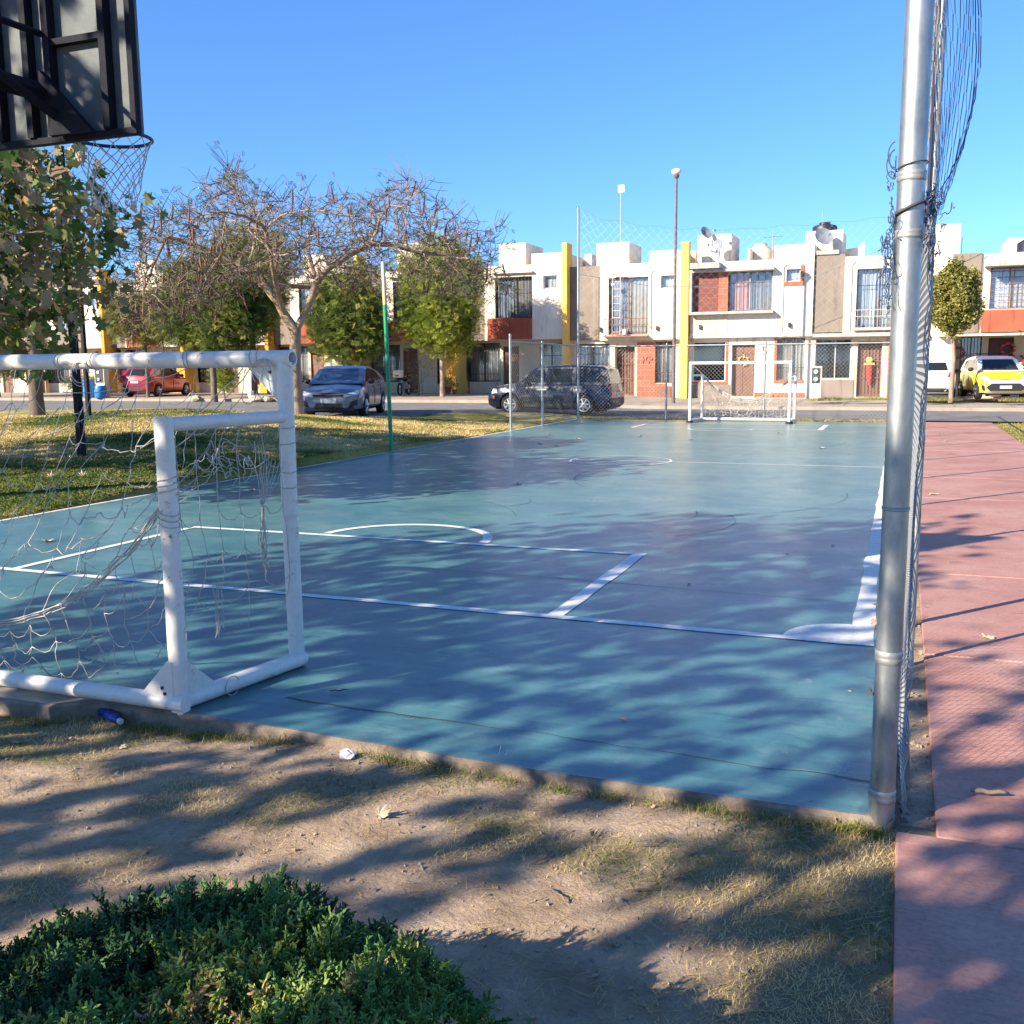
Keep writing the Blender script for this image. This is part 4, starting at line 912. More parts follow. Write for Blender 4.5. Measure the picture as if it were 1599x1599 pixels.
hD.wall((b_[1]+.002, a[1], .1, a[2]-.15), CREAM, Y=gy, depth=6, holes=[hw, hd], rev=.3); hD.window(hw, gy, nb=0, glass=GLASSD, curt=CURTG, split=(.55,), frame=GREYT); hD.door(hd, gy, set_=.25, gate=FRAMEB)
hD.box((hw[0]-.15, hd[0]-.12, .15, hw[2]-.03), gy-.05, .047, BROWNG, 'lower_wall')
o1 = R(1386, 531, 1446, 618, gy); hD.box((o1[0], o1[1]-.2, .15, o1[3]-.1), gy-.04, .037, BLOCKO, 'block_panel')
sc_ = thing('door_doll', 'hanging straw and red cloth doll on the barred door near the pole', 'ornament', ((hd[0]+hd[1])/2, gy+.05, hd[3]-.9))
q = MB(); q.ball((0, 0, .1), .15, 6, (1, .5, .9)); q.box(-.22, .22, -.03, .03, -.12, -.02); q.build('hat', M('straw', (.55, .40, .12), rough=.9), sc_)
q = MB(); q.tube([(0, 0, -.1), (.03, 0, -.75), (.05, 0, -1.0)], [.14, .10, .03], 8); q.build('cloth', M('red_cloth', (.45, .05, .04), rough=.9), sc_)

# house E ------------------------------------------------------------------
hE = House('white house at the right edge with dull red panel behind the yellow car', 4.2)
a = R(1530, 394, 1640, 520); tp = R(1485, 396, 1530, 520); wE = R(1546, 415, 1640, 482); 
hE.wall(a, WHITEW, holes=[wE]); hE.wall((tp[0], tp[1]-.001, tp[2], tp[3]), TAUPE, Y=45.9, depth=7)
hE.window(wE, frame=BARSB, curt=CURTW, curt2=CURTE, nb=5, hb=(.15, .3, .45, .6, .75, .9), split=(.33,), bars=BARSB)
cn = R(1540, 404, 1645, 414, 45.3); hE.box((cn[0], cn[1], cn[2], cn[3]), 45.2, .798, GREYT, 'canopy')
pe = R(1533, 483, 1640, 518, 45.6); hE.box(pe, 45.6, .398, wallm('dull_brick_paint', (.30, .085, .05), (.36, .11, .065)), 'balcony_panel')
bx = R(1574, 370, 1640, 395, 47.5); hE.wall((bx[0], bx[1], a[3]-.01, bx[3]), WHITEW, Y=47.5, depth=3, name='roof_box')
gy = 47.2; hd = R(1541, 527, 1581, 625, gy); hd = (hd[0], hd[1], GZ-.06, hd[3]); hg = R(1498, 523, 1531, 620, gy); hg = (hg[0], hg[1], GZ-.05, hg[3]); hg2 = R(1446, 530, 1463, 600, gy)
hE.wall((a[0]-2.8, a[1], .1, a[2]+.3), CREAM, Y=gy, depth=5, holes=[hd, hg], rev=.25); hE.door(hd, gy, set_=.2, mat=M('dark_brown_door', (.10, .04, .03), rough=.6)); hE.window(hg, gy, nb=6, curt=CURTE, hb=(.4,), name='garage_gate', frame=FRAMEB)
hE.box((tp[0]-.4, a[1], a[2]-.10, a[2]-.002), 45.5, 1.7, CREAM, 'ledge')
fl = MB()
for cx_, cz_ in ((hd[0]+.75, 2.25), (hd[1]+.15, 1.75), (hg[0]-.1, 2.1)):
    for k in range(22): a_ = rg.uniform(0, 2*PI); fl.ball((cx_+.26*math.cos(a_), gy-.12, cz_+.22*math.sin(a_)), rg.uniform(.04, .075), 4)
tag(fl.build('wreath', M('red_flowers', (.35, .03, .04), (.5, .12, .12), .9, scale=10)), 'red flower garlands on the house front above the yellow car', 'garland')
xx0 = at(1640, 500, 46)[0]
hF = House('plain white house continuing past the right edge of the row', xx0+3); hF.wall((xx0+.002, xx0+6, .1, 6.5), WHITEW, holes=[]); hF.box((xx0+.5, xx0+2.5, 3.0, 4.0), 45.9, .098, TERR, 'balcony_panel')

for h_, xs_ in ((hA, (-18.6,)), (hB, (-13.75, -11.0)), (hC, (-5.05, -9.0)), (hD, (-2.2,)), (hE, (2.9,))):
    for x_ in xs_:
        m_ = MB(); yy_ = 45.97
        m_.tube([(x_, yy_, 3.1), (x_, yy_, 5.9), (x_+.12, yy_, 6.02)], .016, 5); h_.part(m_, 'conduit', GREYT)
        m_ = MB(); m_.bbox(x_+.25, x_+.37, 45.86, 45.998, 3.3, 3.5, .02); h_.part(m_, 'wall_lamp', FRAMED)
# roof things ---------------------------------------------------------------
def dish(label, px, py, Y, r, az, tilt=-.5):
    x, z = at(px, py, Y); d = thing('satellite_dish', label, 'satellite dish', (x, Y, z-.1), az)
    q = MB(); prof = [(r*k/6, .25*r*(k/6)**2) for k in range(7)]; prof2 = [(a_, h_+.02) for a_, h_ in prof[::-1]]
    q.lathe([(max(a_, .002), h_) for a_, h_ in prof]+[(max(a_, .002), h_) for a_, h_ in prof2], n=20)
    V = q.v[0]; c, s_ = math.cos(tilt), math.sin(tilt); Rm = np.array([[1, 0, 0], [0, 0, -1], [0, 1, 0.]]); Rt = np.array([[1, 0, 0], [0, c, -s_], [0, s_, c]]); q.v[0] = V@Rm.T@Rt.T+np.array([0, 0, .45]); q.build('reflector', GREYD, d, smooth=40)
    q = MB(); q.tube([(0, .05, -.1), (0, .05, .45)], .025, 6); q.tube([(0, 0, .2), (0, -.45, .25), (0, -.6, .5)], .014, 5); q.box(-.05, .05, -.66, -.56, .47, .56); q.build('mount', GALVD, d)
GREYD = M('dish_grey', (.16, .18, .22), (.24, .26, .30), .6, scale=4)
dish('bluish satellite dish on the white roof box, upper one', 1101, 377, 46.6, .30, .9); dish('grey satellite dish pointing sideways on the white roof box', 1122, 398, 46.3, .34, -.7, -.2); dish('grey satellite dish on the roof left of the big steel pole', 1285, 384, 46.5, .42, .5)
x, z = at(1188, 400, 48.5); q = MB(); q.lathe([(.60, -.3), (.62, .12), (.58, .25), (.30, .45), (.28, .52), (.3, .56), (.02, .58)], (0, 0, 0), 24); o = tag(q.build('water_tank', M('beige_tank', (.50, .43, .36), (.56, .49, .42), .6), smooth=40), 'beige plastic water tank on the white house roof', 'water tank'); o.location = (x, 48.5, z)
x, z = at(1288, 356, 48.5); q = MB(); q.lathe([(.55, -.5), (.55, .0), (.5, .08), (.25, .16), (.25, .24), (.02, .26)], (0, 0, 0), 24); BLKT = M('black_tank', (.02, .02, .03), rough=.45); o = tag(q.build('water_tank', BLKT, smooth=40), 'black water tank top showing over the tall white roof box', 'water tank'); o.location = (x, 48.5, z)
x, z = at(1603, 390, 48.5); q = MB(); q.lathe([(.5, -.5), (.5, .15), (.25, .3), (.02, .32)], (0, 0, 0), 24); o = tag(q.build('water_tank', BLKT, smooth=40), 'black water tank at the right edge of the photo', 'water tank'); o.location = (x, 47.2, z)
def antenna(label, px, py0, py1, Y, kind):
    x, z0 = at(px, py1, Y); z1 = at(px, py0, Y)[1]; d = thing('antenna', label, 'antenna', (x, Y, z0)); h_ = z1-z0
    MB().tube([(0, 0, -.2), (0, 0, h_)], .022 if kind != 'thin' else .013, 6).build('mast', GALVD, d)
    q = MB()
    if kind == 'yagi':
        q.tube([(-.4, 0, h_-.12), (.45, .1, h_-.08)], .014, 4)
        for k in range(5): q.tube([(-.35+.18*k, -.28, h_-.11), (-.35+.18*k, .28, h_-.11)], .01, 4)
        for k in range(3): q.tube([(-.18, 0, h_-.45-.2*k), (.18, 0, h_-.45-.2*k)], .01, 4)
    if kind == 'panel': q.box(-.13, .17, -.03, .03, h_-.22, h_+.12); q.tube([(-.15, 0, h_+.1), (.2, 0, h_-.15)], .012, 4)
    if q.n: q.build('head', GREYD if kind == 'yagi' else FRAMEW, d)
antenna('slim mast with a small white panel on the roof of the house with the ladder', 969, 293, 378, 47.5, 'panel'); antenna('comb shaped television antenna beside the beige water tank', 1206, 366, 404, 48, 'yagi')
antenna('thin bare rod left of the beige water tank', 1174, 379, 404, 48, 'thin'); antenna('thin rod in front of the black water tank', 1283, 330, 372, 48, 'thin'); antenna('bare rod on the roof left of the steel pole', 1364, 380, 400, 48, 'thin'); antenna('bare rod on the roof beside the tall white wall', 1501, 370, 398, 48, 'thin')
cb = MB(); p0 = at(905, 428, 46.1-1); 
pts = [(at(903, 428, 41)[0], 41, at(903, 428, 41)[1]), (at(1010, 446, 42)[0], 42, at(1010, 446, 42)[1]), (at(1135, 449, 43)[0], 43, at(1135, 449, 43)[1]), (at(1270, 432, 44)[0], 44, at(1270, 432, 44)[1]), (at(1395, 383, 44)[0], 44, at(1395, 383, 44)[1]), (at(1500, 330, 44)[0], 44, at(1500, 330, 44)[1])]
pts = [np.array(p) for p in pts]; out = []
for i_ in range(len(pts)-1):
    for k in range(6): out.append(pts[i_]*(1-k/6)+pts[i_+1]*k/6)
cb.tube(out, .013, 4); tag(cb.build('overhead_cable', GALVD, origin=tuple(pts[0])), 'thin sagging cable crossing the house fronts', 'cable')

# meter pillars, bins, motorcycle, small things ------------------------------
def meter_pillar(label, x, y, z, h, w=.42):
    d = thing('meter_pillar', label, 'meter box', (x, y, z)); q = MB(); q.bbox(-w/2, w/2, 0, .35, 0, h, .015); q.build('pillar', WHITEW, d)
    q = MB(); q.box(-w/2+.05, w/2-.05, -.02, -.002, h*.5, h-.06); q.build('back_plate', M('black_plate', (.03, .03, .03), rough=.6), d)
    for zz in (h*.62, h*.84):
        q = MB(); q.lathe([(.002, -.10), (.075, -.09), (.085, -.05), (.085, -.021)], (0, 0, zz), 16, 'y'); q.build('meter', FRAMEW, d, smooth=40)
meter_pillar('white pillar with two round meters standing right of the far goal', -3.15, 40.9, .28, 1.32, .42); meter_pillar('white pillar with two round meters beside the blue bins at left', -37.2, 38.8, .34, 1.5, .6)
BLUEP = M('blue_plastic', (.02, .16, .42), (.03, .2, .5), .45, scale=5)
for x, y, h, lb in ((-38.1, 39.0, .92, 'tall blue plastic barrel beside the meter pillar at left'), (-36.9, 38.5, .62, 'short blue plastic barrel in front of the meter pillar at left')):
    q = MB(); q.lathe([(.24, 0), (.28, .05), (.29, h*.4), (.28, h*.42), (.29, h*.7), (.27, h*.97), (.25, h), (.24, h*.93)], n=18); o = tag(q.build('plastic_barrel', BLUEP, smooth=40), lb, 'barrel', 'blue barrels by the meter pillar'); o.location = (x, y, .34)
q = MB(); q.lathe([(.12, 0), (.16, .32), (.15, .32), (.11, .02)], n=16); o = tag(q.build('paint_bucket', M('bucket_white', (.68, .68, .68), rough=.5), smooth=40), 'white paint bucket on the kerb behind the near goal corner', 'bucket'); o.location = (-28.3, 38.9, .36)
def pot(label, x, y, z, s=1.0, leaf=True):
    d = thing('potted_plant', label, 'plant', (x, y, z)); q = MB(); q.lathe([(.10*s, 0), (.16*s, .28*s), (.17*s, .30*s), (.14*s, .29*s), (.13*s, .2*s)], n=14); q.build('pot', TERR, d, smooth=40)
    n = 160; P = rg.normal(0, .16*s, (n, 3))*[1, 1, .9]+[0, 0, .55*s]; q = MB(); q.stamp([(0, 0, 0), (.5, .22, 0), (1, 0, 0), (.5, -.22, 0)], [(0, 1, 2, 3)], P, rand_rot(n, rg, .9), .09*s, rg.random(n)); q.build('foliage', GLEAF, d)
GLEAF = leaf_mat('green_leaf', [(0, (.03, .06, .015)), (.5, (.08, .13, .03)), (1, (.20, .24, .05))])
pot('potted plant against the ochre wall left of the red hatchback', -38.6, 45.2, .36, 1.6); pot('terracotta potted plant by the yellow fin wall near the leafy tree', -21.2, 45.4, .36, 1.2); pot('terracotta pot by the pillar right of the leafy tree trunk', -20.6, 44.9, .36, .8)

# motorcycle ------------------------------------------------------------------
mc = thing('motorcycle', 'black motorcycle with a white top box parked by the house door behind the green post', 'motorcycle', (-22.5, 43.2, .36), math.radians(98))
TYRE = M('tyre_rubber', (.018, .018, .02), rough=.85); CHROME = M('chrome', (.55, .55, .57), rough=.2, metal=1.); BLACKG = M('gloss_black', (.01, .01, .012), rough=.2)
for x in (-.62, .68):
    q = MB(); th = np.linspace(0, 2*PI, 29); q.tube(np.stack([x+.27*np.cos(th), 0*th, .31+.27*np.sin(th)], -1), .05, 8, False); w_ = q.build('wheel', TYRE, mc, smooth=True)
    q = MB(); 
    for k in range(8): a_ = k*PI/4; q.tube([(x, 0, .31), (x+.24*math.cos(a_), 0, .31+.24*math.sin(a_))], .008, 4)
    q.lathe([(.05, -.05), (.05, .05)], (x, 0, .31), 10, 'y'); q.build('spokes', CHROME, w_)
q = MB(); q.tube([(.68, .09, .31), (.45, .09, .95)], .022, 8); q.tube([(.68, -.09, .31), (.45, -.09, .95)], .022, 8); q.build('fork', CHROME, mc)
q = MB(); q.ball((.12, 0, .82), .2, 8, (1.4, .7, .75)); q.build('tank', BLACKG, mc, smooth=True)
q = MB(); q.bbox(-.75, -.05, -.12, .12, .75, .85, .04); q.build('seat', TYRE, mc, smooth=40)
q = MB(); q.bbox(-.2, .25, -.13, .13, .3, .62, .05); q.tube([(.2, -.14, .35), (-.7, -.16, .33)], .045, 8); q.tube([(-.62, .1, .31), (-.1, .1, .4), (.4, .05, .85)], .02, 6); q.build('engine', GREYD, mc, smooth=40)
q = MB(); q.tube([(.45, -.36, 1.06), (.48, -.1, 1.02), (.48, .1, 1.02), (.45, .36, 1.06)], .018, 8); q.ball((.62, 0, .9), .1, 6); q.build('handlebar', BLACKG, mc, smooth=40)
q = MB(); q.bbox(-1.0, -.6, -.2, .2, .87, 1.22, .03); q.build('top_box', FRAMEW, mc, smooth=40)
q = MB(); q.box(-1.02, -1.002, -.1, .1, .92, .99); q.build('tail_light', M('red_lens', (.5, .01, .01), rough=.3), mc)

# ------------------------------------------------------------------ cars
def paint(name, c, metal=.3, rough=.28):
    m, t, b = new_mat(name); b.inputs['Base Color'].default_value = _col(c); b.inputs['Metallic'].default_value = metal; b.inputs['Roughness'].default_value = rough; b.inputs['Coat Weight'].default_value = .6; b.inputs['Coat Roughness'].default_value = .05; return m
CGLASS = M('car_glass', (.015, .02, .025), rough=.06, spec=.8); CGLASSB = M('blue_car_glass', (.03, .06, .12), rough=.05, spec=.9); TRIM = M('black_trim', (.018, .018, .02), rough=.6); LAMPC = M('lamp_lens', (.55, .58, .6), rough=.12, spec=.8); LAMPR = M('tail_lens', (.45, .01, .01), rough=.2); LAMPO = M('orange_lens', (.7, .15, .01), rough=.3); PLATE = M('plate_white', (.7, .7, .7), (.5, .52, .5), .5, scale=30); RIM = M('alloy_rim', (.5, .51, .53), rough=.3, metal=.7)
def car(label, cat, loc, rz, sc, L, Wd, prof, roof, mat, matg=None, decals=(), r_w=.31, wb=2.55, wheel_off=0.0, fender=0.0, tumble=.28, name='parked_car', rimst=5, endk=.25, mirrors=TRIM):
    """x forward. prof: (x, z) beltline; roof: (x, z) greenhouse line"""
    t = thing(name, label, cat, loc, rz); t.scale = (sc,)*3
    px_ = np.array([p[0] for p in prof]); pz_ = np.array([p[1] for p in prof]); xs = np.unique(np.round(np.concatenate([np.linspace(-L/2, L/2, 90), px_]), 4))
    wx = (wb/2+wheel_off, -wb/2+wheel_off); Rr = r_w+.055; rings = []
    for x in xs:
        e = abs(x)/(L/2); w = Wd/2*(1-endk*max(0, (e-.72)/.28)**2.2); zt = np.interp(x, px_, pz_); ar = 0
        for c in wx:
            if abs(x-c) < Rr: ar = max(ar, r_w+math.sqrt(Rr*Rr-(x-c)**2))
        k = max(0, (e-.93)/.07); zb = .20+.10*k; fl_ = fender*max(max(0, 1-((x-c)/.55)**2) for c in wx)
        z1 = max(zb+.06, ar); z2 = max(.45, ar+.015); z3 = max(.62, ar+.03); h4 = max(zt-.13, z3+.01)
        zt2 = max(zt, h4+.05); w3 = w+fl_
        rings.append([(x, 0, zb), (x, w*.78, zb), (x, w3*.965, z1), (x, w3, z2), (x, w3, z3), (x, w*.985, h4), (x, w*.93, zt2-.03), (x, w*.80, zt2), (x, 0, zt2+.03)])
    m_ = MB(); rings = np.array(rings); K, n, _ = rings.shape
    for sgn in (1, -1):
        V = rings*np.array([1, sgn, 1]); i = (np.arange(K-1)[:, None]*n+np.arange(n-1)[None]).reshape(-1); F = np.stack([i, i+1, i+n+1, i+n], -1)
        if sgn > 0: F = F[:, ::-1]
        m_.add(V.reshape(-1, 3), F)
        for e_ in (0, K-1):
            q = V[e_]; Fc = [(j, j+1, n+j) for j in range(n-1)]; cen = np.stack([q[:, 0], q[:, 1]*0, q[:, 2]], -1)
            m_.add(np.concatenate([q, cen]), [(j, j+1, n+j+1, n+j) if (sgn > 0) == (e_ > 0) else (n+j, n+j+1, j+1, j) for j in range(1, n-2)])
    # greenhouse
    rx = np.array([p[0] for p in roof]); rz_ = np.array([p[1] for p in roof]); gx = np.unique(np.round(np.concatenate([np.linspace(rx[0], rx[-1], 40), rx]), 4)); G_ = []
    for x in gx:
        zt = np.interp(x, rx, rz_); bz_ = np.interp(x, px_, pz_)-.02; hh = max(zt-bz_, .01); wb_ = Wd/2*.915
        G_.append([(x, wb_, bz_), (x, wb_-tumble*hh*.5, bz_+hh*.5), (x, wb_-tumble*hh*.88, bz_+hh*.88), (x, wb_-tumble*hh-.05, bz_+hh*.965), (x, wb_*.55, bz_+hh*.995), (x, 0, bz_+hh)])
    G_ = np.array(G_); K2, n2_, _ = G_.shape; g = MB()
    for sgn in (1, -1):
        V = G_*np.array([1, sgn, 1]); i = (np.arange(K2-1)[:, None]*n2_+np.arange(n2_-1)[None]).reshape(-1); F = np.stack([i, i+1, i+n2_+1, i+n2_], -1)
        if sgn > 0: F = F[:, ::-1]
        g.add(V.reshape(-1, 3), F)
    bo = m_.build('body', mat, t, smooth=38)
    go = g.build('cabin', matg or mat, t, smooth=38)
    AV = np.concatenate([np.concatenate(m_.v), np.concatenate(g.v)]); polys = [tuple(int(v) for v in f) for A in [np.concatenate(l) for l in m_.f.values()] for f in A]+[tuple(int(v)+m_.n for v in f) for A in [np.concatenate(l) for l in g.f.values()] for f in A]
    bv = BVHTree.FromPolygons([Vector(v) for v in AV], polys)
    u = MB(); u.box(-L/2+.25, L/2-.25, -Wd/2*.72, Wd/2*.72, .16, .5); u.build('underbody', TRIM, t)
    for nm, mt, ax, quad in decals:
        N = 12; Mh = 7; P = []; q = [np.array(p, float) for p in quad]; ok = True
        D = {'f': Vector((-1, 0, 0)), 'r': Vector((1, 0, 0)), 'L': Vector((0, -1, 0)), 'R': Vector((0, 1, 0))}[ax]
        for a_ in range(Mh):
            for b2 in range(N):
                s_, v_ = b2/(N-1), a_/(Mh-1); c2 = (q[0]*(1-s_)+q[1]*s_)*(1-v_)+(q[3]*(1-s_)+q[2]*s_)*v_
                o0 = Vector((0, c2[0], c2[1])) if ax in 'fr' else Vector((c2[0], 0, c2[1])); o0 = o0-D*6
                hit = bv.ray_cast(o0, D); 
                p_ = hit[0] if hit[0] is not None else o0+D*(6-(L/2 if ax in 'fr' else Wd/2)*.92)
                P.append(np.array(p_-D*.010))
        P = np.array(P); i = (np.arange(Mh-1)[:, None]*N+np.arange(N-1)[None]).reshape(-1); F = np.stack([i, i+1, i+N+1, i+N], -1)
        d_ = MB(); inner = P+np.array(D)*.03
        bd = [j for j in range(N)]+[k*N+N-1 for k in range(1, Mh)]+[(Mh-1)*N+j for j in range(N-2, -1, -1)]+[k*N for k in range(Mh-2, 0, -1)]
        d_.add(np.concatenate([P, inner]), [tuple(f) for f in F]+[(bd[j], bd[(j+1) % len(bd)], bd[(j+1) % len(bd)]+len(P), bd[j]+len(P)) for j in range(len(bd))])
        d_.build(nm, mt, t, smooth=38)
    for c in wx:
        for sgn in (1, -1):
            y = sgn*(Wd/2-.10+fender*.8); w_ = MB(); w_.lathe([(r_w*.6, -.10), (r_w*.93, -.10), (r_w, -.06), (r_w, .06), (r_w*.93, .10), (r_w*.6, .10)], (c, y, r_w), 28, 'y'); wo_ = w_.build('wheel', TYRE, t, smooth=40)
            rm = MB(); yy = y+sgn*.085; rm.lathe([(r_w*.66, -.015), (r_w*.66, .02), (r_w*.58, .02), (r_w*.56, -.01), (.01, -.012)], (c, yy, r_w), 24, 'y')
            for k in range(rimst):
                a_ = k*2*PI/rimst+.3; d2 = np.array([math.cos(a_), 0, math.sin(a_)]); rm.tube([np.array([c, yy+sgn*.018, r_w])+d2*.02, np.array([c, yy+sgn*.012, r_w])+d2*r_w*.6], [.045, .03], 6)
            rm.build('rim', RIM, wo_, smooth=40)
    for sgn in (1, -1):
        xm = rx[-1]-.42; q = MB(); q.ball((xm, sgn*(Wd/2+.06), np.interp(xm, px_, pz_)+.06), .1, 7, (.7, 1.0, .75)); q.build('mirror', mirrors, t, smooth=True)
    return t
H0 = math.pi/2
# blue saloon, front towards the camera
prof = [(-2.2, .70), (-2.15, .98), (-1.7, 1.06), (-1.2, .98), (0, .95), (.85, .95), (1.3, .90), (1.85, .78), (2.12, .64), (2.2, .52)]
roof = [(-1.95, 1.06), (-1.2, 1.34), (-.5, 1.45), (.1, 1.45), (.45, 1.38), (1.25, .95)]
dc = [('windscreen', CGLASSB, 'f', [(-.62, .99), (.62, .99), (.50, 1.36), (-.50, 1.36)]), ('rear_window', CGLASS, 'r', [(-.55, 1.12), (.55, 1.12), (.48, 1.36), (-.48, 1.36)])]
for ax in 'LR': dc += [('side_window', CGLASS, ax, [(.10, .99), (.92, .99), (.36, 1.34), (.10, 1.37)]), ('side_window', CGLASS, ax, [(-.88, 1.01), (.03, .99), (.03, 1.37), (-.62, 1.33)]), ('side_window', CGLASS, ax, [(-1.35, 1.04), (-.95, 1.02), (-.70, 1.31), (-.95, 1.24)]), ('door_seam', TRIM, ax, [(.04, .35), (.055, .35), (.055, .95), (.04, .95)]), ('door_seam', TRIM, ax, [(-.92, .5), (-.905, .5), (-.905, .98), (-.92, .98)]), ('door_seam', TRIM, ax, [(.93, .4), (.945, .4), (.945, .92), (.93, .92)]), ('side_sill', TRIM, ax, [(-.9, .22), (.9, .22), (.9, .31), (-.9, .31)]), ('handle', TRIM, ax, [(.12, .83), (.28, .83), (.28, .86), (.12, .86)]), ('handle', TRIM, ax, [(-.82, .85), (-.66, .85), (-.66, .88), (-.82, .88)])]
dc += [('grille', TRIM, 'f', [(-.40, .60), (.40, .60), (.46, .665), (-.46, .665)]), ('grille_chrome', CHROME, 'f', [(-.46, .67), (.46, .67), (.46, .685), (-.46, .685)]), ('headlight', LAMPC, 'f', [(.44, .585), (.80, .66), (.78, .77), (.42, .67)]), ('headlight', LAMPC, 'f', [(-.80, .66), (-.44, .585), (-.42, .67), (-.78, .77)]),
       ('lower_intake', TRIM, 'f', [(-.42, .28), (.42, .28), (.36, .42), (-.36, .42)]), ('fog_recess', TRIM, 'f', [(.56, .32), (.76, .36), (.78, .52), (.60, .46)]), ('fog_recess', TRIM, 'f', [(-.76, .36), (-.56, .32), (-.60, .46), (-.78, .52)]), ('number_plate', PLATE, 'f', [(-.22, .43), (.22, .43), (.22, .56), (-.22, .56)])]
view = math.atan2(-28.3, 17.0)
car('blue grey saloon car facing the camera behind the bare tree trunk', 'car', (-16.75, 28.1, .21), math.radians(-72), 1.09, 4.4, 1.74, prof, roof, paint('slate_blue_paint', (.13, .17, .27), .5, .3), decals=dc)
# dark boxy wagon, side on, facing left
prof = [(-2.2, .75), (-2.15, 1.0), (-1.0, 1.03), (.9, 1.02), (1.1, 1.05), (1.6, 1.0), (2.0, .92), (2.15, .78), (2.22, .6)]
roof = [(-2.14, 1.02), (-2.0, 1.50), (-1.85, 1.60), (-.6, 1.66), (.3, 1.62), (.6, 1.52), (1.15, 1.04)]
dc = [('windscreen', CGLASSB, 'f', [(-.64, 1.10), (.64, 1.10), (.54, 1.52), (-.54, 1.52)]), ('rear_window', CGLASS, 'r', [(-.58, 1.1), (.58, 1.1), (.52, 1.48), (-.52, 1.48)]), ('bumper', TRIM, 'r', [(-.8, .3), (.8, .3), (.8, .56), (-.8, .56)]), ('bumper', TRIM, 'f', [(-.8, .3), (.8, .3), (.8, .5), (-.8, .5)]), ('tail_light', LAMPR, 'r', [(.60, .72), (.74, .72), (.74, .98), (.62, .98)]), ('tail_light', LAMPR, 'r', [(-.74, .72), (-.60, .72), (-.62, .98), (-.74, .98)]), ('number_plate', PLATE, 'r', [(-.2, .6), (.2, .6), (.2, .72), (-.2, .72)])]
for ax in 'LR': dc += [('side_window', CGLASS, ax, [(.12, 1.08), (.98, 1.08), (.58, 1.46), (.12, 1.52)]), ('side_window', CGLASS, ax, [(-.86, 1.08), (.02, 1.08), (.02, 1.53), (-.86, 1.52)]), ('side_window', CGLASS, ax, [(-1.92, 1.10), (-1.0, 1.08), (-1.0, 1.52), (-1.80, 1.46)]), ('headlight', LAMPC, ax, [(1.80, .72), (2.05, .70), (2.05, .86), (1.86, .88)]), ('side_marker', LAMPO, ax, [(1.93, .52), (2.0, .52), (2.0, .62), (1.93, .62)]), ('side_sill', TRIM, ax, [(-.9, .22), (.9, .22), (.9, .38), (-.9, .38)]), ('door_seam', TRIM, ax, [(.06, .4), (.075, .4), (.075, 1.05), (.06, 1.05)]), ('door_seam', TRIM, ax, [(-.93, .5), (-.915, .5), (-.915, 1.05), (-.93, 1.05)]), ('handle', CHROME, ax, [(.14, .90), (.30, .90), (.30, .93), (.14, .93)]), ('handle', CHROME, ax, [(-.84, .90), (-.68, .90), (-.68, .93), (-.84, .93)]), ('side_trim', TRIM, ax, [(-.9, .60), (.95, .60), (.95, .66), (-.9, .66)])]
suv = car('dark navy boxy wagon parked side on behind the side fence', 'car', (-11.35, 33.3, .05), math.radians(178), 1.03, 4.44, 1.76, prof, roof, paint('dark_navy_paint', (.018, .024, .045), .4, .25), decals=dc, r_w=.335, wb=2.66, fender=.05, tumble=.20, rimst=7, endk=.18)
# red hatchback seen from behind
prof = [(-2.0, .78), (-1.95, 1.0), (-.8, 1.0), (.8, .95), (1.3, .90), (1.8, .74), (2.0, .5)]
roof = [(-1.97, 1.0), (-1.62, 1.30), (-1.45, 1.42), (-.6, 1.48), (.2, 1.45), (.5, 1.36), (1.2, .95)]
def hatch_decals(gl=CGLASS):
    d_ = [('windscreen', gl, 'f', [(-.6, 1.0), (.6, 1.0), (.5, 1.38), (-.5, 1.38)]), ('rear_window', gl, 'r', [(-.56, 1.05), (.56, 1.05), (.47, 1.34), (-.47, 1.34)]), ('tail_light', LAMPR, 'r', [(.55, .82), (.76, .80), (.72, 1.02), (.62, 1.02)]), ('tail_light', LAMPR, 'r', [(-.76, .80), (-.55, .82), (-.62, 1.02), (-.72, 1.02)]), ('rear_bumper', TRIM, 'r', [(-.70, .28), (.70, .28), (.70, .42), (-.70, .42)]), ('number_plate', PLATE, 'r', [(-.2, .68), (.2, .68), (.2, .80), (-.2, .80)])]
    for ax in 'LR': d_ += [('side_window', gl, ax, [(.1, 1.0), (.95, 1.0), (.42, 1.36), (.1, 1.39)]), ('side_window', gl, ax, [(-.8, 1.03), (.03, 1.0), (.03, 1.39), (-.8, 1.38)]), ('side_window', gl, ax, [(-1.4, 1.06), (-.86, 1.04), (-.86, 1.37), (-1.3, 1.32)]), ('side_sill', TRIM, ax, [(-.8, .22), (.8, .22), (.8, .30), (-.8, .30)]), ('door_seam', TRIM, ax, [(.05, .35), (.065, .35), (.065, .98), (.05, .98)]), ('door_seam', TRIM, ax, [(-.84, .5), (-.825, .5), (-.825, 1.0), (-.84, 1.0)])]
    return d_
car('shiny red hatchback parked nose first in the driveway at left', 'car', (-36.2, 41.8, .34), math.radians(99), 1.04, 4.0, 1.7, prof, roof, paint('red_paint', (.36, .008, .025), .3, .25), decals=hatch_decals())
car('white hatchback half hidden behind the steel pole and fence', 'car', (1.1, 43.3, .30), math.radians(88), 1.05, 3.95, 1.68, prof, roof, paint('white_paint', (.72, .73, .74), .0, .3), decals=hatch_decals())
prof = [(-1.9, .75), (-1.85, 1.0), (-.7, .99), (.75, .97), (1.1, .95), (1.6, .84), (1.82, .70), (1.9, .5)]
roof = [(-1.87, 1.0), (-1.6, 1.35), (-1.4, 1.46), (-.6, 1.52), (.1, 1.50), (.4, 1.42), (1.08, .97)]
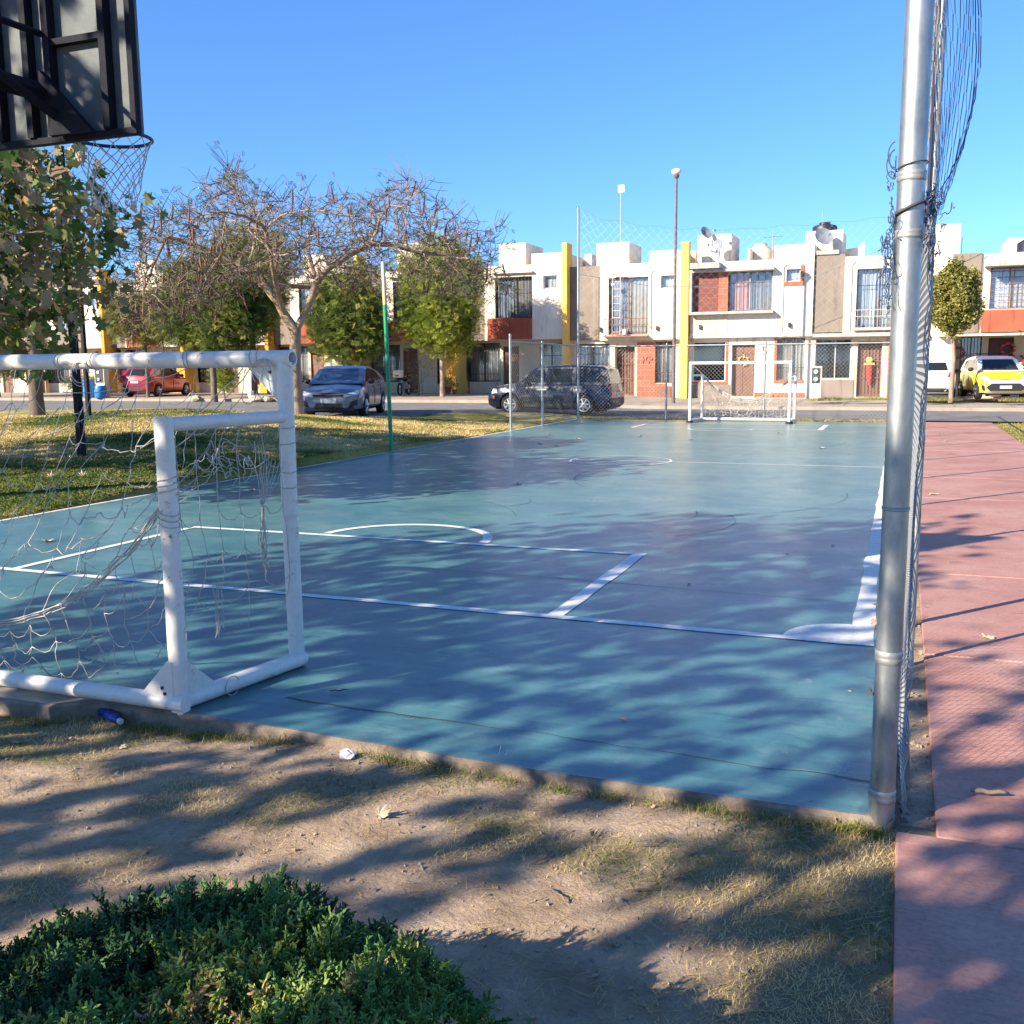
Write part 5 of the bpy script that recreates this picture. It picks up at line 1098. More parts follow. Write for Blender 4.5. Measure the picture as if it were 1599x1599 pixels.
WP = paint('white_panel_paint', (.78, .78, .78), 0, .35)
dc = hatch_decals()[:2]+[x for x in hatch_decals()[6:]]+[('front_bumper', WP, 'f', [(-.80, .24), (.80, .24), (.80, .68), (-.80, .68)]), ('headlight', LAMPC, 'f', [(.50, .70), (.80, .73), (.78, .82), (.56, .79)]), ('headlight', LAMPC, 'f', [(-.80, .73), (-.50, .70), (-.56, .79), (-.78, .82)])]
yc = car('yellow taxi style hatchback with white bumper and roof parked facing the camera', 'car', (3.35, 43.6, .30), math.radians(-82), 1.09, 3.8, 1.68, prof, roof, paint('yellow_paint', (.72, .58, .02), 0, .35), matg=WP, decals=dc)
# grille proud of the white bumper
q = MB(); q.prism([(-.5, .30), (.5, .30), (.62, .42), (.45, .56), (-.45, .56), (-.62, .42)], 1.895, 1.93, 'x'); q.build('grille', TRIM, yc)
q = MB(); q.box(1.931, 1.94, -.19, .19, .38, .48); q.build('number_plate', PLATE, yc)
for s_ in (1, -1): q = MB(); q.prism([(s_*.66, .34), (s_*.74, .34), (s_*.76, .50), (s_*.70, .50)], 1.83, 1.90, 'x'); q.build('fog_recess', TRIM, yc)
q = MB(); 
for y in (-.5, .5): q.tube([(-1.2, y, 1.56), (.0, y, 1.57)], .02, 6)
for x in (-.9, -.2): q.tube([(x, -.6, 1.58), (x, .6, 1.58)], .022, 6)
q.build('roof_rack', TRIM, yc)
# stones at the road edge
RK = M('stone', (.30, .25, .2), (.42, .36, .3), .95, scale=6)
for k, (x, y, s_) in enumerate(((-31.0, 38.3, .3), (-27.4, 38.1, .35), (-26.9, 38.2, .22))):
    q = MB(); q.ball((0, 0, 0), s_, 6, (1.2, 1, .6)); V = q.v[0]; V += rg.normal(0, s_*.06, V.shape); o = tag(q.build('stone', RK), 'rounded pale stone lying at the road edge near the red hatchback', 'stone', 'stones at the road edge'); o.location = (x, y, .32)
SHADE = [(-9.6, -1.8, (0, 0, 5.9), (3.0, 3.2, 2.4), 2400, 131), (-2.6, -6.0, (0, 0, 5.2), (3.6, 3.2, 2.4), 3000, 141), (-6.4, -5.6, (0, 0, 5.0), (3.2, 3.0, 2.2), 1700, 151)]
# ------------------------------------------------------------------ trees
def colonize(rng, trunk, att, step=.25, di=3.0, dk=.4, iters=120, cap=6000):
    nodes = [np.array(p, float) for p in trunk]; par = list(range(-1, len(trunk)-1)); att = np.array(att, float)
    best = np.full(len(att), 1e9); bi = np.zeros(len(att), int); new = list(range(len(nodes)))
    for it in range(iters):
        if len(new) == 0 or len(att) == 0: break
        NP = np.array([nodes[k] for k in new]); D = np.linalg.norm(att[:, None]-NP[None], axis=2); m = D.argmin(1); dm = D[np.arange(len(att)), m]
        up = dm < best; best[up] = dm[up]; bi[up] = np.array(new)[m[up]]
        keep = best > dk; att = att[keep]; best = best[keep]; bi = bi[keep]
        if not len(att): break
        act = best < (di if it > 12 else 1e9); A = np.array(nodes); new = []
        if not act.any(): break
        d = att[act]-A[bi[act]]; d /= np.linalg.norm(d, axis=1)[:, None]; S_ = np.zeros((len(nodes), 3)); np.add.at(S_, bi[act], d)
        for k in np.unique(bi[act]):
            v = S_[k]+rng.normal(0, .25, 3); v /= np.linalg.norm(v)+1e-9
            if par[k] >= 0: pv_ = A[k]-A[par[k]]; pv_ /= np.linalg.norm(pv_)+1e-9; v = v+.5*pv_; v /= np.linalg.norm(v)
            p = A[k]+v*step
            nodes.append(p); par.append(int(k)); new.append(len(nodes)-1)
        if len(nodes) > cap: break
    return np.array(nodes), np.array(par)
def radii(nodes, par, r0, p=2.4, rmax=None):
    r = np.zeros(len(nodes)); kids = np.zeros(len(nodes), int)
    for k in range(len(nodes)-1, -1, -1):
        r[k] = max(r0, r[k]**(1/p) if kids[k] else r0)
        if par[k] >= 0: r[par[k]] += r[k]**p; kids[par[k]] += 1
    if rmax: 
        s = np.log(rmax/r0)/np.log(r.max()/r0) if r.max() > r0*1.01 else 1; r = r0*(r/r0)**s
    return r, kids
def limbs(mb, nodes, par, r, n_big=10, n_small=3, flare=None):
    ch = {}
    for k, p in enumerate(par):
        if p >= 0: ch.setdefault(p, []).append(k)
    st = [(0, None)]
    while st:
        k, pr = st.pop(); P = [nodes[pr]] if pr is not None else []; Rr = [min(r[pr], r[k]*1.15)] if pr is not None else []
        while True:
            P.append(nodes[k]); Rr.append(r[k]); c = ch.get(k, [])
            if not c: break
            c = sorted(c, key=lambda q: -r[q])
            for q in c[1:]: st.append((q, k))
            k = c[0]
        if len(P) > 1: mb.tube(P, Rr, n_big if max(Rr) > .05 else (5 if max(Rr) > .02 else n_small), cap=False)
def ellip(rng, n, c, r, shell=.0, flat=None):
    u = rng.normal(size=(n, 3)); u /= np.linalg.norm(u, axis=1)[:, None]; rad = rng.uniform(shell**3, 1, n)**(1/3)
    return np.array(c)+u*rad[:, None]*np.array(r)
def clumpy(rng, P, f, thr):
    v = vnoise(P[:, 0]*f+P[:, 2]*f*.7, P[:, 1]*f-P[:, 2]*f*.5); return P[v > thr]
FROND_V, FROND_F = [(0, -.012, 0), (0, .012, 0), (1.0, .008, 0), (1.0, -.008, 0)], [(0, 1, 2, 3)]
for k in range(5):
    x = .12+.18*k
    for s_ in (1, -1):
        b0 = len(FROND_V); FROND_V += [(x, 0, 0), (x+.06, s_*.20, .02), (x+.03, s_*.36, -.04), (x-.06, s_*.20, .01)]; FROND_F.append((b0, b0+1, b0+2, b0+3))
LEAF_V = [(0, 0, 0), (.35, .2, .04), (1, 0, -.05), (.35, -.2, .04)]; LEAF_F = [(0, 1, 2, 3)]
CLUMP_V, CLUMP_F = [], []
_r5 = np.random.default_rng(2)
for k in range(6):
    d_ = _r5.normal(size=3); d_ /= np.linalg.norm(d_); u_ = np.cross(d_, _r5.normal(size=3)); u_ /= np.linalg.norm(u_); b0 = len(CLUMP_V); o0 = _r5.normal(0, .3, 3)
    CLUMP_V += [tuple(o0), tuple(o0+d_*.35+u_*.18), tuple(o0+d_*.8), tuple(o0+d_*.35-u_*.18)]; CLUMP_F.append((b0, b0+1, b0+2, b0+3))
def bark(name, c1, c2): return M(name, c1, c2, rough=.95, scale=9, bump=.7, bscale=30, sc=(1, 1, .35))
BARKL = bark('light_bark', (.23, .165, .12), (.36, .27, .20)); BARKD = bark('dark_bark', (.09, .07, .055), (.17, .13, .10)); BARKT = bark('twig_bark', (.115, .08, .065), (.20, .145, .115))
LG = leaf_mat('leaf_mid_green', [(0, (.055, .085, .02)), (.45, (.12, .17, .03)), (.8, (.22, .26, .045)), (1, (.38, .34, .08))], trans=.3)
LB = leaf_mat('leaf_bright_green', [(0, (.10, .14, .02)), (.5, (.24, .30, .035)), (1, (.44, .46, .07))], trans=.35)
LO = leaf_mat('leaf_olive', [(0, (.10, .10, .025)), (.5, (.22, .21, .05)), (1, (.40, .36, .10))], trans=.25)
LR_ = leaf_mat('leaf_sparse_green', [(0, (.06, .09, .03)), (1, (.20, .24, .08))])

def tree(name, label, loc, trunkpts, att_fn, seed, r0=.008, rmax=.12, step=.3, di=2.5, dk=.45, bark_=BARKD, leafm=LG, leaf=(FROND_V, FROND_F), nleaf=5, lsize=.22, spread=.18, tilt=.8, group=None, cap=4000, twig=0, thr=None, cat='tree'):
    rng = np.random.default_rng(seed); x, y = loc; z = float(gz(x, y)) if y < 33 and x < -9.9 else loc[2] if len(loc) > 2 else 0
    return None
def grow(label, x, y, z, trunk, att, seed, r0, rmax, step, di, dk, bark_, group=None, name='tree', cap=4500, cat='tree', post=None):
    rng = np.random.default_rng(seed); t = thing(name, label, cat, (x, y, z), 0, group)
    nodes, par = colonize(rng, trunk, att, step, di, dk, cap=cap); r, kids = radii(nodes, par, r0, rmax=rmax)
    r[0] *= 1.25; r[1] *= 1.05
    mb = MB(); limbs(mb, nodes, par, r)
    return t, nodes, par, r, kids, mb, rng
def foliage(rng, P, D, n, spread, size, tmpl, tilt=.8, jit=.3):
    k = rng.integers(0, len(P), n); Q = P[k]+rng.normal(0, spread, (n, 3))
    m = MB(); f = np.clip(.5+.5*(fbm(Q[:, 0]*2+Q[:, 2], Q[:, 1]*2-Q[:, 2]*1.3, .8, 3)-.5)*3+rng.normal(0, .22, n), 0, 1)
    m.stamp(tmpl[0], tmpl[1], Q, rand_rot(n, rng, tilt), size*rng.uniform(1-jit, 1+jit, n), f); return m

# big bare tree on the bank ------------------------------------------------
tx, ty = -15.95, 24.05; tz = float(gz(tx, ty))
rng = np.random.default_rng(21)
lat = np.array([math.cos(math.radians(33.6)), math.sin(math.radians(33.6))])  # seen broadside
n_ = 3600
u = rng.uniform(-1, 1, n_)*1.0; a_ = rng.uniform(-1, 1, n_); ok = (np.abs(u)**2.4+np.abs(a_)**2.4) < 1; u, a_ = u[ok], a_[ok]; n_ = len(u)
X = np.where(u < 0, u*4.6, u*6.2); Yd = a_*3.8
top = 5.95-.9*np.abs(u)**2.4-.5*np.abs(a_)**2-.9*np.exp(-((X+.9+1.0)/.8)**2)*0+.9*np.exp(-((X+1.4)/.55)**2)+.95*np.exp(-((X-3.1)/.7)**2)
bot = 3.65+.4*np.abs(a_)-np.where(u < 0, 1.7*np.abs(u)**1.1, .5*np.abs(u)**1.2)
Z = bot+(top-bot)*rng.uniform(0, 1, n_)**.8
att = np.stack([X*lat[0]-Yd*lat[1], X*lat[1]+Yd*lat[0], Z-tz+.35], -1)
trunk = [(0, 0, -.2), (0, 0, .3), (-.01, .0, .9), (.0, .0, 1.5), (.03, 0, 2.0), (.04, .02, 2.35)]
def lp_(s, z, d=0): return (s*lat[0]-d*lat[1], s*lat[1]+d*lat[0], z)
nodes = [np.array(p, float) for p in trunk]; par = [-1, 0, 1, 2, 3, 4]
def add_limb(start, pts):
    k = start
    for p in pts: nodes.append(np.array(p)); par.append(k); k = len(nodes)-1
    return k
add_limb(5, [lp_(-.22, 2.75), lp_(-.42, 3.15, .1), lp_(-.75, 3.6, .2), lp_(-1.2, 4.0, .3), lp_(-1.8, 4.35, .2), lp_(-2.5, 4.65, .2), lp_(-3.2, 4.85, 0)])
add_limb(5, [lp_(.28, 2.75), lp_(.5, 3.2, -.1), lp_(.65, 3.65, -.2), lp_(1.0, 4.05, -.2), lp_(1.55, 4.4, -.2), lp_(2.2, 4.75, -.1), lp_(2.9, 4.75, .1), lp_(3.6, 4.55, .1), lp_(4.3, 4.5, .1)])
add_limb(6, [lp_(-.35, 3.2, -.4), lp_(-.45, 3.7, -.9), lp_(-.5, 4.2, -1.4), lp_(-.6, 4.8, -1.8)]); add_limb(8, [lp_(.7, 3.6, .7), lp_(.6, 4.2, 1.2), lp_(.5, 4.8, 1.6)]) 
add_limb(9, [lp_(-1.0, 4.6, .3), lp_(-.9, 5.2, .3)])
def colonize2(rng, nodes, par, att, step, di, dk, iters=150, cap=9000):
    att = np.array(att); best = np.full(len(att), 1e9); bi = np.zeros(len(att), int); new = list(range(3, len(nodes)))
    for it in range(iters):
        if not new or not len(att): break
        NP = np.array([nodes[k] for k in new]); D = np.linalg.norm(att[:, None]-NP[None], axis=2); m = D.argmin(1); dm = D[np.arange(len(att)), m]
        up = dm < best; best[up] = dm[up]; bi[up] = np.array(new)[m[up]]
        kp = best > dk; att = att[kp]; best = best[kp]; bi = bi[kp]; act = best < di
        if not act.any(): break
        A = np.array(nodes); d = att[act]-A[bi[act]]; d /= np.linalg.norm(d, axis=1)[:, None]; S_ = np.zeros((len(nodes), 3)); np.add.at(S_, bi[act], d); new = []
        for k in np.unique(bi[act]):
            v = S_[k]/(np.linalg.norm(S_[k])+1e-9)+rng.normal(0, .32, 3)
            if par[k] >= 0: pv_ = A[k]-A[par[k]]; v = v+.6*pv_/(np.linalg.norm(pv_)+1e-9)
            v /= np.linalg.norm(v); nodes.append(A[k]+v*step); par.append(int(k)); new.append(len(nodes)-1)
        if len(nodes) > cap: break
    return np.array(nodes), np.array(par)
nodes, par = colonize2(rng, nodes, par, att, .22, 2.6, .30)
r, kids = radii(nodes, par, .0075, rmax=.155); r[0] = .23; r[1] = .185; r[2] = .17; r[3:6] = .155
bt = thing('bare_tree', 'big nearly leafless spreading tree with long brown seed pods on the grass bank', 'tree', (tx, ty, tz))
mb = MB(); limbs(mb, nodes, par, r, 12, 3); mb.build('trunk', BARKL, bt, smooth=True)
tips = np.where(kids == 0)[0]; tw = MB(); K = 6; allk = np.where(r < .03)[0]; wk = np.where(nodes[allk][:, 2] < 3.9, 1.8, .75); src = rng.choice(allk, 5600, p=wk/wk.sum())
D0 = nodes[src]-nodes[np.maximum(par[src], 0)]; D0 /= np.linalg.norm(D0, axis=1)[:, None]+1e-9; Dd = D0*.7+rng.normal(0, .55, D0.shape); Dd /= np.linalg.norm(Dd, axis=1)[:, None]
cv = rng.normal(0, .5, Dd.shape)+np.array([0, 0, .25]); Lg = rng.uniform(.22, .62, len(src)); s_ = np.linspace(0, 1, K)[None, :, None]
P = nodes[src][:, None]+Dd[:, None]*Lg[:, None, None]*s_+cv[:, None]*Lg[:, None, None]*.45*s_**2
tw.wires(P, np.linspace(.0105, .005, K)[None], 3); tw.build('twigs', BARKT, bt)
ends = P[:, -1]; fl_ = foliage(rng, ends, None, 1700, .025, .17, (FROND_V, FROND_F), 1.0); fl_.build('sparse_leaves', LR_, bt)
pk = ends[(ends[:, 2] < 6.0)]; pk = pk[rng.choice(len(pk), 260)]
pk = pk[(vnoise(pk[:, 0]*1.3, pk[:, 1]*1.3+pk[:, 2]) > .40)][:98]
PODM = M('pod_brown', (.10, .045, .035), (.19, .09, .065), .8, scale=4)
for p in pk:
    Lp = rng.uniform(.32, .62); q = rng.normal(0, .04, 3); s1 = np.linspace(0, 1, 5)[:, None]; pp = p+np.array([0, 0, -Lp])*s1+q*s1+np.array([.05, .02, 0])*math.sin(Lp*30)*s1**2
    MB().tube(pp, [.010, .026, .03, .024, .006], 5).build('seed_pod', PODM, bt, smooth=True)

# green trees behind -------------------------------------------------------
def green(label, x, y, z, h0, c, rad, seed, leafm, n, size, rmax=.09, lean=(0, 0), tmpl=(FROND_V, FROND_F), thr=.32, tilt=.6, name='leafy_tree', barkm=BARKD, group=None, npts=900, step=.28, spread=.20, f=.9):
    rng = np.random.default_rng(seed); att = clumpy(rng, ellip(rng, npts, c, rad, .25), f, thr)
    trunk = [(0, 0, -.1)]+[(lean[0]*k/4+rng.normal()*.02, lean[1]*k/4, h0*k/4) for k in range(1, 5)]
    t, nodes, par, r, kids, mb, rng = grow(label, x, y, z, trunk, att, seed+1, .008, rmax, step, 3.0, .38, barkm, group, name)
    mb.build('trunk', barkm, t, smooth=True)
    P = nodes[(r < .03)]; foliage(rng, P, None, n, spread, size, tmpl, tilt).build('crown', leafm, t); return t
green('bright leafy green tree with slim trunk right of the green post', -19.7, 41.6, .33, 1.9, (0, 0, 4.5), (2.0, 1.8, 2.75), 31, LB, 8200, .30, .10, barkm=BARKL, thr=.30, spread=.25, f=.8)
green('dense green tree between the bare trunk and the green post', -23.6, 39.9, .33, 1.6, (0, 0, 3.6), (1.9, 1.7, 2.1), 41, LG, 7000, .30, .11, thr=.28, spread=.26)
green('wide dark green tree behind the left half of the bare tree crown', -29.6, 37.9, .2, 1.9, (0, .3, 4.4), (3.0, 2.2, 2.3), 51, LG, 9500, .32, .14, thr=.26, npts=1200, spread=.28)
green('tall green tree behind the bare tree left side with brown tinged crown', -29.0, 40.2, .35, 3.0, (.3, 0, 5.9), (2.3, 2.0, 2.2), 57, LG, 5200, .30, .14, thr=.40, npts=900, spread=.25)
green('small flat topped green tree behind the blue barrels', -35.2, 39.9, .35, 2.3, (0, 0, 3.8), (2.1, 1.6, 1.2), 61, LO, 4200, .28, .08, thr=.35)
green('low green tree at the left edge behind the dark trunk', -44.5, 39.2, .35, 1.5, (0, 0, 2.5), (3.0, 2, 1.5), 71, LO, 4200, .30, .10, thr=.3)
green('small clipped round olive green tree on the right before the white house', 1.75, 41.0, .30, 2.0, (-.08, 0, 3.7), (.82, .82, 1.22), 81, LO, 9000, .16, .075, tmpl=(CLUMP_V, CLUMP_F), thr=.12, npts=1100, step=.2, spread=.14, f=2.5, barkm=BARKL)
green('little yellow green shrub with thin trunk left of the bare trunk', -30.1, 39.3, .33, .3, (0, 0, 1.05), (.75, .6, .75), 91, LB, 1500, .17, .03, thr=.2, npts=260, name='shrub', step=.15)
green('bare stemmed small shrub beside the leafy tree trunk', -21.4, 42.6, .33, .3, (0, 0, 1.1), (.7, .4, .8), 95, LO, 120, .12, .025, thr=.2, npts=220, name='shrub', step=.15)
green('dark low shrub before the ochre wall at left', -39.8, 40.6, .33, .2, (0, 0, .6), (1.5, .6, .5), 97, LG, 1500, .18, .03, thr=.15, npts=260, name='shrub', step=.2)
green('reddish small bush left of the blue barrels', -38.4, 42.0, .33, .5, (0, 0, 1.4), (.6, .6, 1.0), 98, leaf_mat('leaf_wine', [(0, (.08, .02, .02)), (1, (.22, .06, .05))]), 900, .17, .03, thr=.2, npts=200, name='shrub', step=.2)
# dark trunk with thin bare branches at left
rng = np.random.default_rng(77); x, y = -21.9, 20.5; z = float(gz(x, y))
att = clumpy(rng, ellip(rng, 1500, (-.3, 0, 4.9), (3.0, 2.6, 2.1), .2), .8, .3)
t, nodes, par, r, kids, mb, rng = grow('dark forked trunk with fine bare twigs at the left edge of the bank', x, y, z, [(0, 0, -.2), (0, 0, .5), (.03, 0, 1.1), (.05, 0, 1.8), (.0, 0, 2.5)], att, 78, .006, .18, .22, 2.8, .28, BARKD, name='bare_tree', cap=6000)
mb.build('trunk', BARKD, t, smooth=True)
src = rng.choice(np.where(r < .02)[0], 2200); Dd = rng.normal(0, 1, (2200, 3)); Dd /= np.linalg.norm(Dd, axis=1)[:, None]; s_ = np.linspace(0, 1, 4)[None, :, None]
P = nodes[src][:, None]+Dd[:, None]*.45*s_+rng.normal(0, .12, (2200, 1, 3))*s_**2; q = MB(); q.wires(P, .0055, 3); q.build('twigs', BARKD, t)

# sycamores: broad lobed leaves, half brown ------------------------------------
lob = []
for k, (an, ra) in enumerate([(-90, .05), (-150, .42), (-118, .28), (-178, .62), (-205, .36), (-235, .78), (-255, .40), (-270, 1.0), (-285, .40), (-305, .78), (-335, .36), (-362, .62), (-422, .28), (-390, .42)]):
    lob.append((an, ra))
order = [(-90, .06), (-45, .46), (-14, .50), (6, .70), (28, .54), (48, .88), (69, .60), (90, 1.0), (111, .60), (132, .88), (152, .54), (174, .70), (194, .50), (225, .46)]
ML_V = [(0, .0, 0)]+[(ra*math.sin(math.radians(an)), ra*math.cos(math.radians(an)), -.16*ra*ra+.05*(k % 2)) for k, (an, ra) in enumerate(order)]
ML_F = [(0, k, k+1) for k in range(1, len(order))]+[(0, len(order), 1)]
LS = leaf_mat('sycamore_leaf', [(0, (.04, .085, .018)), (.4, (.09, .16, .03)), (.6, (.18, .20, .06)), (.8, (.28, .19, .09)), (1, (.46, .33, .18))], rough=.6, trans=.3)
rng = np.random.default_rng(101)
def sycamore(label, x, y, z, h0, c, rad, seed, n, size=.12, npts=900, thr=.33, lean=(0, 0), f=.7, spread=.22, leafm=None, tilt=.75):
    rng = np.random.default_rng(seed); att = clumpy(rng, ellip(rng, npts, c, rad, .15), f, thr)
    trunk = [(0, 0, -.1)]+[(lean[0]*k/6, lean[1]*k/6, h0*k/6) for k in range(1, 7)]
    t, nodes, par, r, kids, mb, rng = grow(label, x, y, z, trunk, att, seed+1, .008, .17, .3, 3.2, .45, BARKL, 'sycamores with browning leaves', 'sycamore_tree')
    mb.build('trunk', BARKL, t, smooth=True)
    foliage(rng, nodes[r < .035], None, n, spread, size, (ML_V, ML_F), tilt, .3).build('crown', leafm or LS, t); return t
sycamore('sycamore whose green and brown lobed leaves hang in at the upper left', -12.6, 8.0, -.03, 2.6, (1.3, 1.1, 3.45), (2.3, 2.5, 1.75), 111, 3500, .125, 1100, .40, lean=(-.2, 0), tilt=1.5)
sycamore('sycamore outside the left edge shading the middle of the court', -17.0, 9.0, -.03, 2.8, (0, 0, 5.4), (3.6, 3.6, 2.8), 121, 6000, .17, 1000, .33)
for k, (x, y, c, rad, n, sd_) in enumerate(SHADE):
    sycamore(['sycamore behind the photographer on the left', 'sycamore behind the photographer on the right', 'sycamore far behind the near goal', 'tall sycamore behind the photographer', 'sycamore left of the near goal'][k], x, y, -.1, 2.2, c, rad, sd_, n, .15, 800, .38, spread=.25)

# ------------------------------------------------------------------ juniper in the foreground
rng = np.random.default_rng(201)
SV = MB(); 
def spray_tmpl(rng):
    m = MB(); ax = [np.array([0, 0, 0.]), np.array([.5, .03, .03]), np.array([1., 0, .10])]; m.tube(ax, [.022, .02, .014], 3, False); segs = []
    for k in range(12):
        x = .10+.84*k/11; sd_ = 1 if k % 2 else -1; L_ = .46*(1-.55*x)*rng.uniform(.8, 1.2); d = np.array([.75, sd_*.62, rng.normal()*.28]); d /= np.linalg.norm(d); b0 = np.array([x, 0, .05*x]); m.tube([b0, b0+d*L_*.6, b0+d*L_+np.array([.03, 0, .02])], [.024, .030, .014], 3, False)
        for j in range(4):
            s_ = .25+.2*j; p = b0+d*L_*s_; d2 = d*.7+np.array([rng.normal()*.5, rng.normal()*.6, rng.normal()*.5]); d2 /= np.linalg.norm(d2); m.tube([p, p+d2*.08, p+d2*.14], [.022, .032, .012], 3, False)
    V = np.concatenate(m.v); F = [tuple(int(a) for a in f) for A in [np.concatenate(l) for l in m.f.values()] for f in A]; return V, F
cen = np.array([-1.42, 1.38, -.02])
def shrub_h(x, y):
    # mound height of the juniper with several domes
    h = 0
    for cx, cy, r_, hh in ((-1.46, 1.62, .64, .55), (-1.08, 1.52, .55, .53), (-1.85, 1.32, .56, .51), (-.84, 1.26, .42, .44), (-1.35, 1.12, .60, .58), (-2.2, 1.15, .5, .45), (-.76, 1.53, .34, .44)):
        d = np.hypot(x-cx, y-cy)/r_; h = np.maximum(h, hh*np.sqrt(np.clip(1-d*d, 0, 1)))
    return h
N = 15500; Xs = rng.uniform(-2.8, -.45, N*4); Ys = rng.uniform(.6, 2.3, N*4); Hh = shrub_h(Xs, Ys); ok = Hh > .03; Xs, Ys, Hh = Xs[ok][:N], Ys[ok][:N], Hh[ok][:N]; N = len(Xs)
e_ = .02; nx_ = -(shrub_h(Xs+e_, Ys)-shrub_h(Xs-e_, Ys))/(2*e_); ny_ = -(shrub_h(Xs, Ys+e_)-shrub_h(Xs, Ys-e_))/(2*e_)
Nn = np.stack([np.clip(nx_, -1.6, 1.6), np.clip(ny_, -1.6, 1.6), np.ones(N)], -1); Nn /= np.linalg.norm(Nn, axis=1)[:, None]
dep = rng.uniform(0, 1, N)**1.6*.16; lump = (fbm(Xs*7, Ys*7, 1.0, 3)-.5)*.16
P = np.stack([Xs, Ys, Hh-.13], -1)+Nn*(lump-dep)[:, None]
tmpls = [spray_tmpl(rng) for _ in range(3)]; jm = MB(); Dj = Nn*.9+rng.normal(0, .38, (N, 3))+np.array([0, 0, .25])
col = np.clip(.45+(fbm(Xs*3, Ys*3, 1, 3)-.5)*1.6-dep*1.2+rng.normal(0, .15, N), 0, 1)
for k in range(3):
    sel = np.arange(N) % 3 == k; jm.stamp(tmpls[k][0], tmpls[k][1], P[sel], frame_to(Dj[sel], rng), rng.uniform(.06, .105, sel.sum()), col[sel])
# a few taller leader shoots
for cx, cy, top_ in ((-1.50, 1.88, .42), (-1.18, 1.78, .45), (-1.95, 1.50, .44), (-.78, 1.62, .36), (-1.33, 1.85, .46), (-2.15, 1.38, .42)):
    n = 60; zz = rng.uniform(.55, 1.04, n); Pq = np.stack([cx+rng.normal(0, .035, n)*(1.25-zz)*2, cy+rng.normal(0, .035, n)*(1.25-zz)*2, top_*zz-.06], -1)
    jm.stamp(tmpls[0][0], tmpls[0][1], Pq, frame_to(rng.normal(0, .45, (n, 3))+np.array([0, 0, 1.]), rng), rng.uniform(.06, .11, n), rng.uniform(.3, .9, n))
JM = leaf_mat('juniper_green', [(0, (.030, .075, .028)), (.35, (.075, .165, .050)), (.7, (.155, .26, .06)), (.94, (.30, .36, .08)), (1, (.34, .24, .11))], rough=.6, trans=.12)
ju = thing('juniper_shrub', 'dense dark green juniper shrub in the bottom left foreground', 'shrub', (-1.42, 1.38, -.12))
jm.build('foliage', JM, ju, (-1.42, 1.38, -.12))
st = MB()
for k in range(70):
    a_ = rng.uniform(0, 2*PI); rr_ = rng.uniform(.2, 1); e1 = np.array([-1.42+rr_*.95*math.cos(a_), 1.4+rr_*.5*math.sin(a_), 0]); e1[2] = float(shrub_h(e1[0], e1[1]))*.8-.12
    b0 = np.array([-1.42+.4*rr_*math.cos(a_), 1.35+.2*math.sin(a_), -.14]); st.tube([b0, (b0+e1)/2+np.array([0, 0, .04]), e1], [.012, .009, .004], 5)
st.build('stems', BARKD, ju, (-1.42, 1.38, -.12), smooth=True)
# upright needles growing inside so the bush is not hollow
# ------------------------------------------------------------------ grass
def blades(P, L_, w, lean, rng, col, flat=0.0, zf=None):
    n = len(P); a = rng.uniform(0, 2*PI, n); dx, dy = np.cos(a), np.sin(a); ln_ = lean*rng.uniform(.3, 1.3, n)
    d = np.stack([dx*ln_, dy*ln_, np.ones(n)*(1-flat)+flat*.06], -1); d /= np.linalg.norm(d, axis=1)[:, None]; sd_ = np.stack([-dy, dx, np.zeros(n)], -1)*np.broadcast_to(w, (n,))[:, None]/2
    mid = P+d*(L_*.55)[:, None]; tip = P+d*L_[:, None]+np.stack([dx, dy, -np.ones(n)*.35], -1)*(L_*.28)[:, None]*(1-flat)
    V = np.stack([P-sd_, P+sd_, mid+sd_*.7, mid-sd_*.7, tip], 1).reshape(-1, 3); b = np.arange(n)*5
    m = MB(); m.add(V, [], np.repeat(col, 5)); m.f[4] = [np.stack([b, b+1, b+2, b+3], -1)]; m.f[3] = [np.stack([b+3, b+2, b+4], -1)]; return m
GM = leaf_mat('grass_blade', [(0, (.06, .11, .02)), (.3, (.16, .20, .04)), (.55, (.38, .31, .10)), (1, (.70, .54, .26))], rough=.7, trans=.2)
rng = np.random.default_rng(301)
n = 120000; x = rng.uniform(-4.4, .085, n); y = rng.uniform(1.2, 3.9, n); g = grassiness(x, y); ok = (rng.random(n) < g**1.3*.95) & (y < front_edge(x)-.03) & (shrub_h(x, y) < .12); x, y, g = x[ok], y[ok], g[ok]; n = len(x)
patch = fbm(x, y, 2.2, 3); green_ = np.clip((.50-patch)*4+.60+rng.normal(0, .20, n)-sstep(.35, 0, 3.9-y)*.30, 0, 1)
g_ = blades(np.stack([x, y, gz(x, y)-.004], -1), rng.uniform(.012, .038, n)*(1+.5*sstep(.3, 0, 3.88-y)), .0024, 1.3, rng, green_); g_b = g_.build('grass', GM); tag(g_b, kind='stuff')
n = 15000; x = rng.uniform(-4.4, .03, n); y = rng.uniform(1.2, 3.86, n); ok = (shrub_h(x, y) < .1) & (rng.random(n) < .35+.6*grassiness(x, y)); x, y = x[ok], y[ok]; n = len(x)
sw = blades(np.stack([x, y, gz(x, y)+.004], -1), rng.uniform(.03, .09, n), .0022, 1.0, rng, rng.uniform(.55, 1, n), flat=.985); tag(sw.build('dry_grass', GM), kind='stuff')
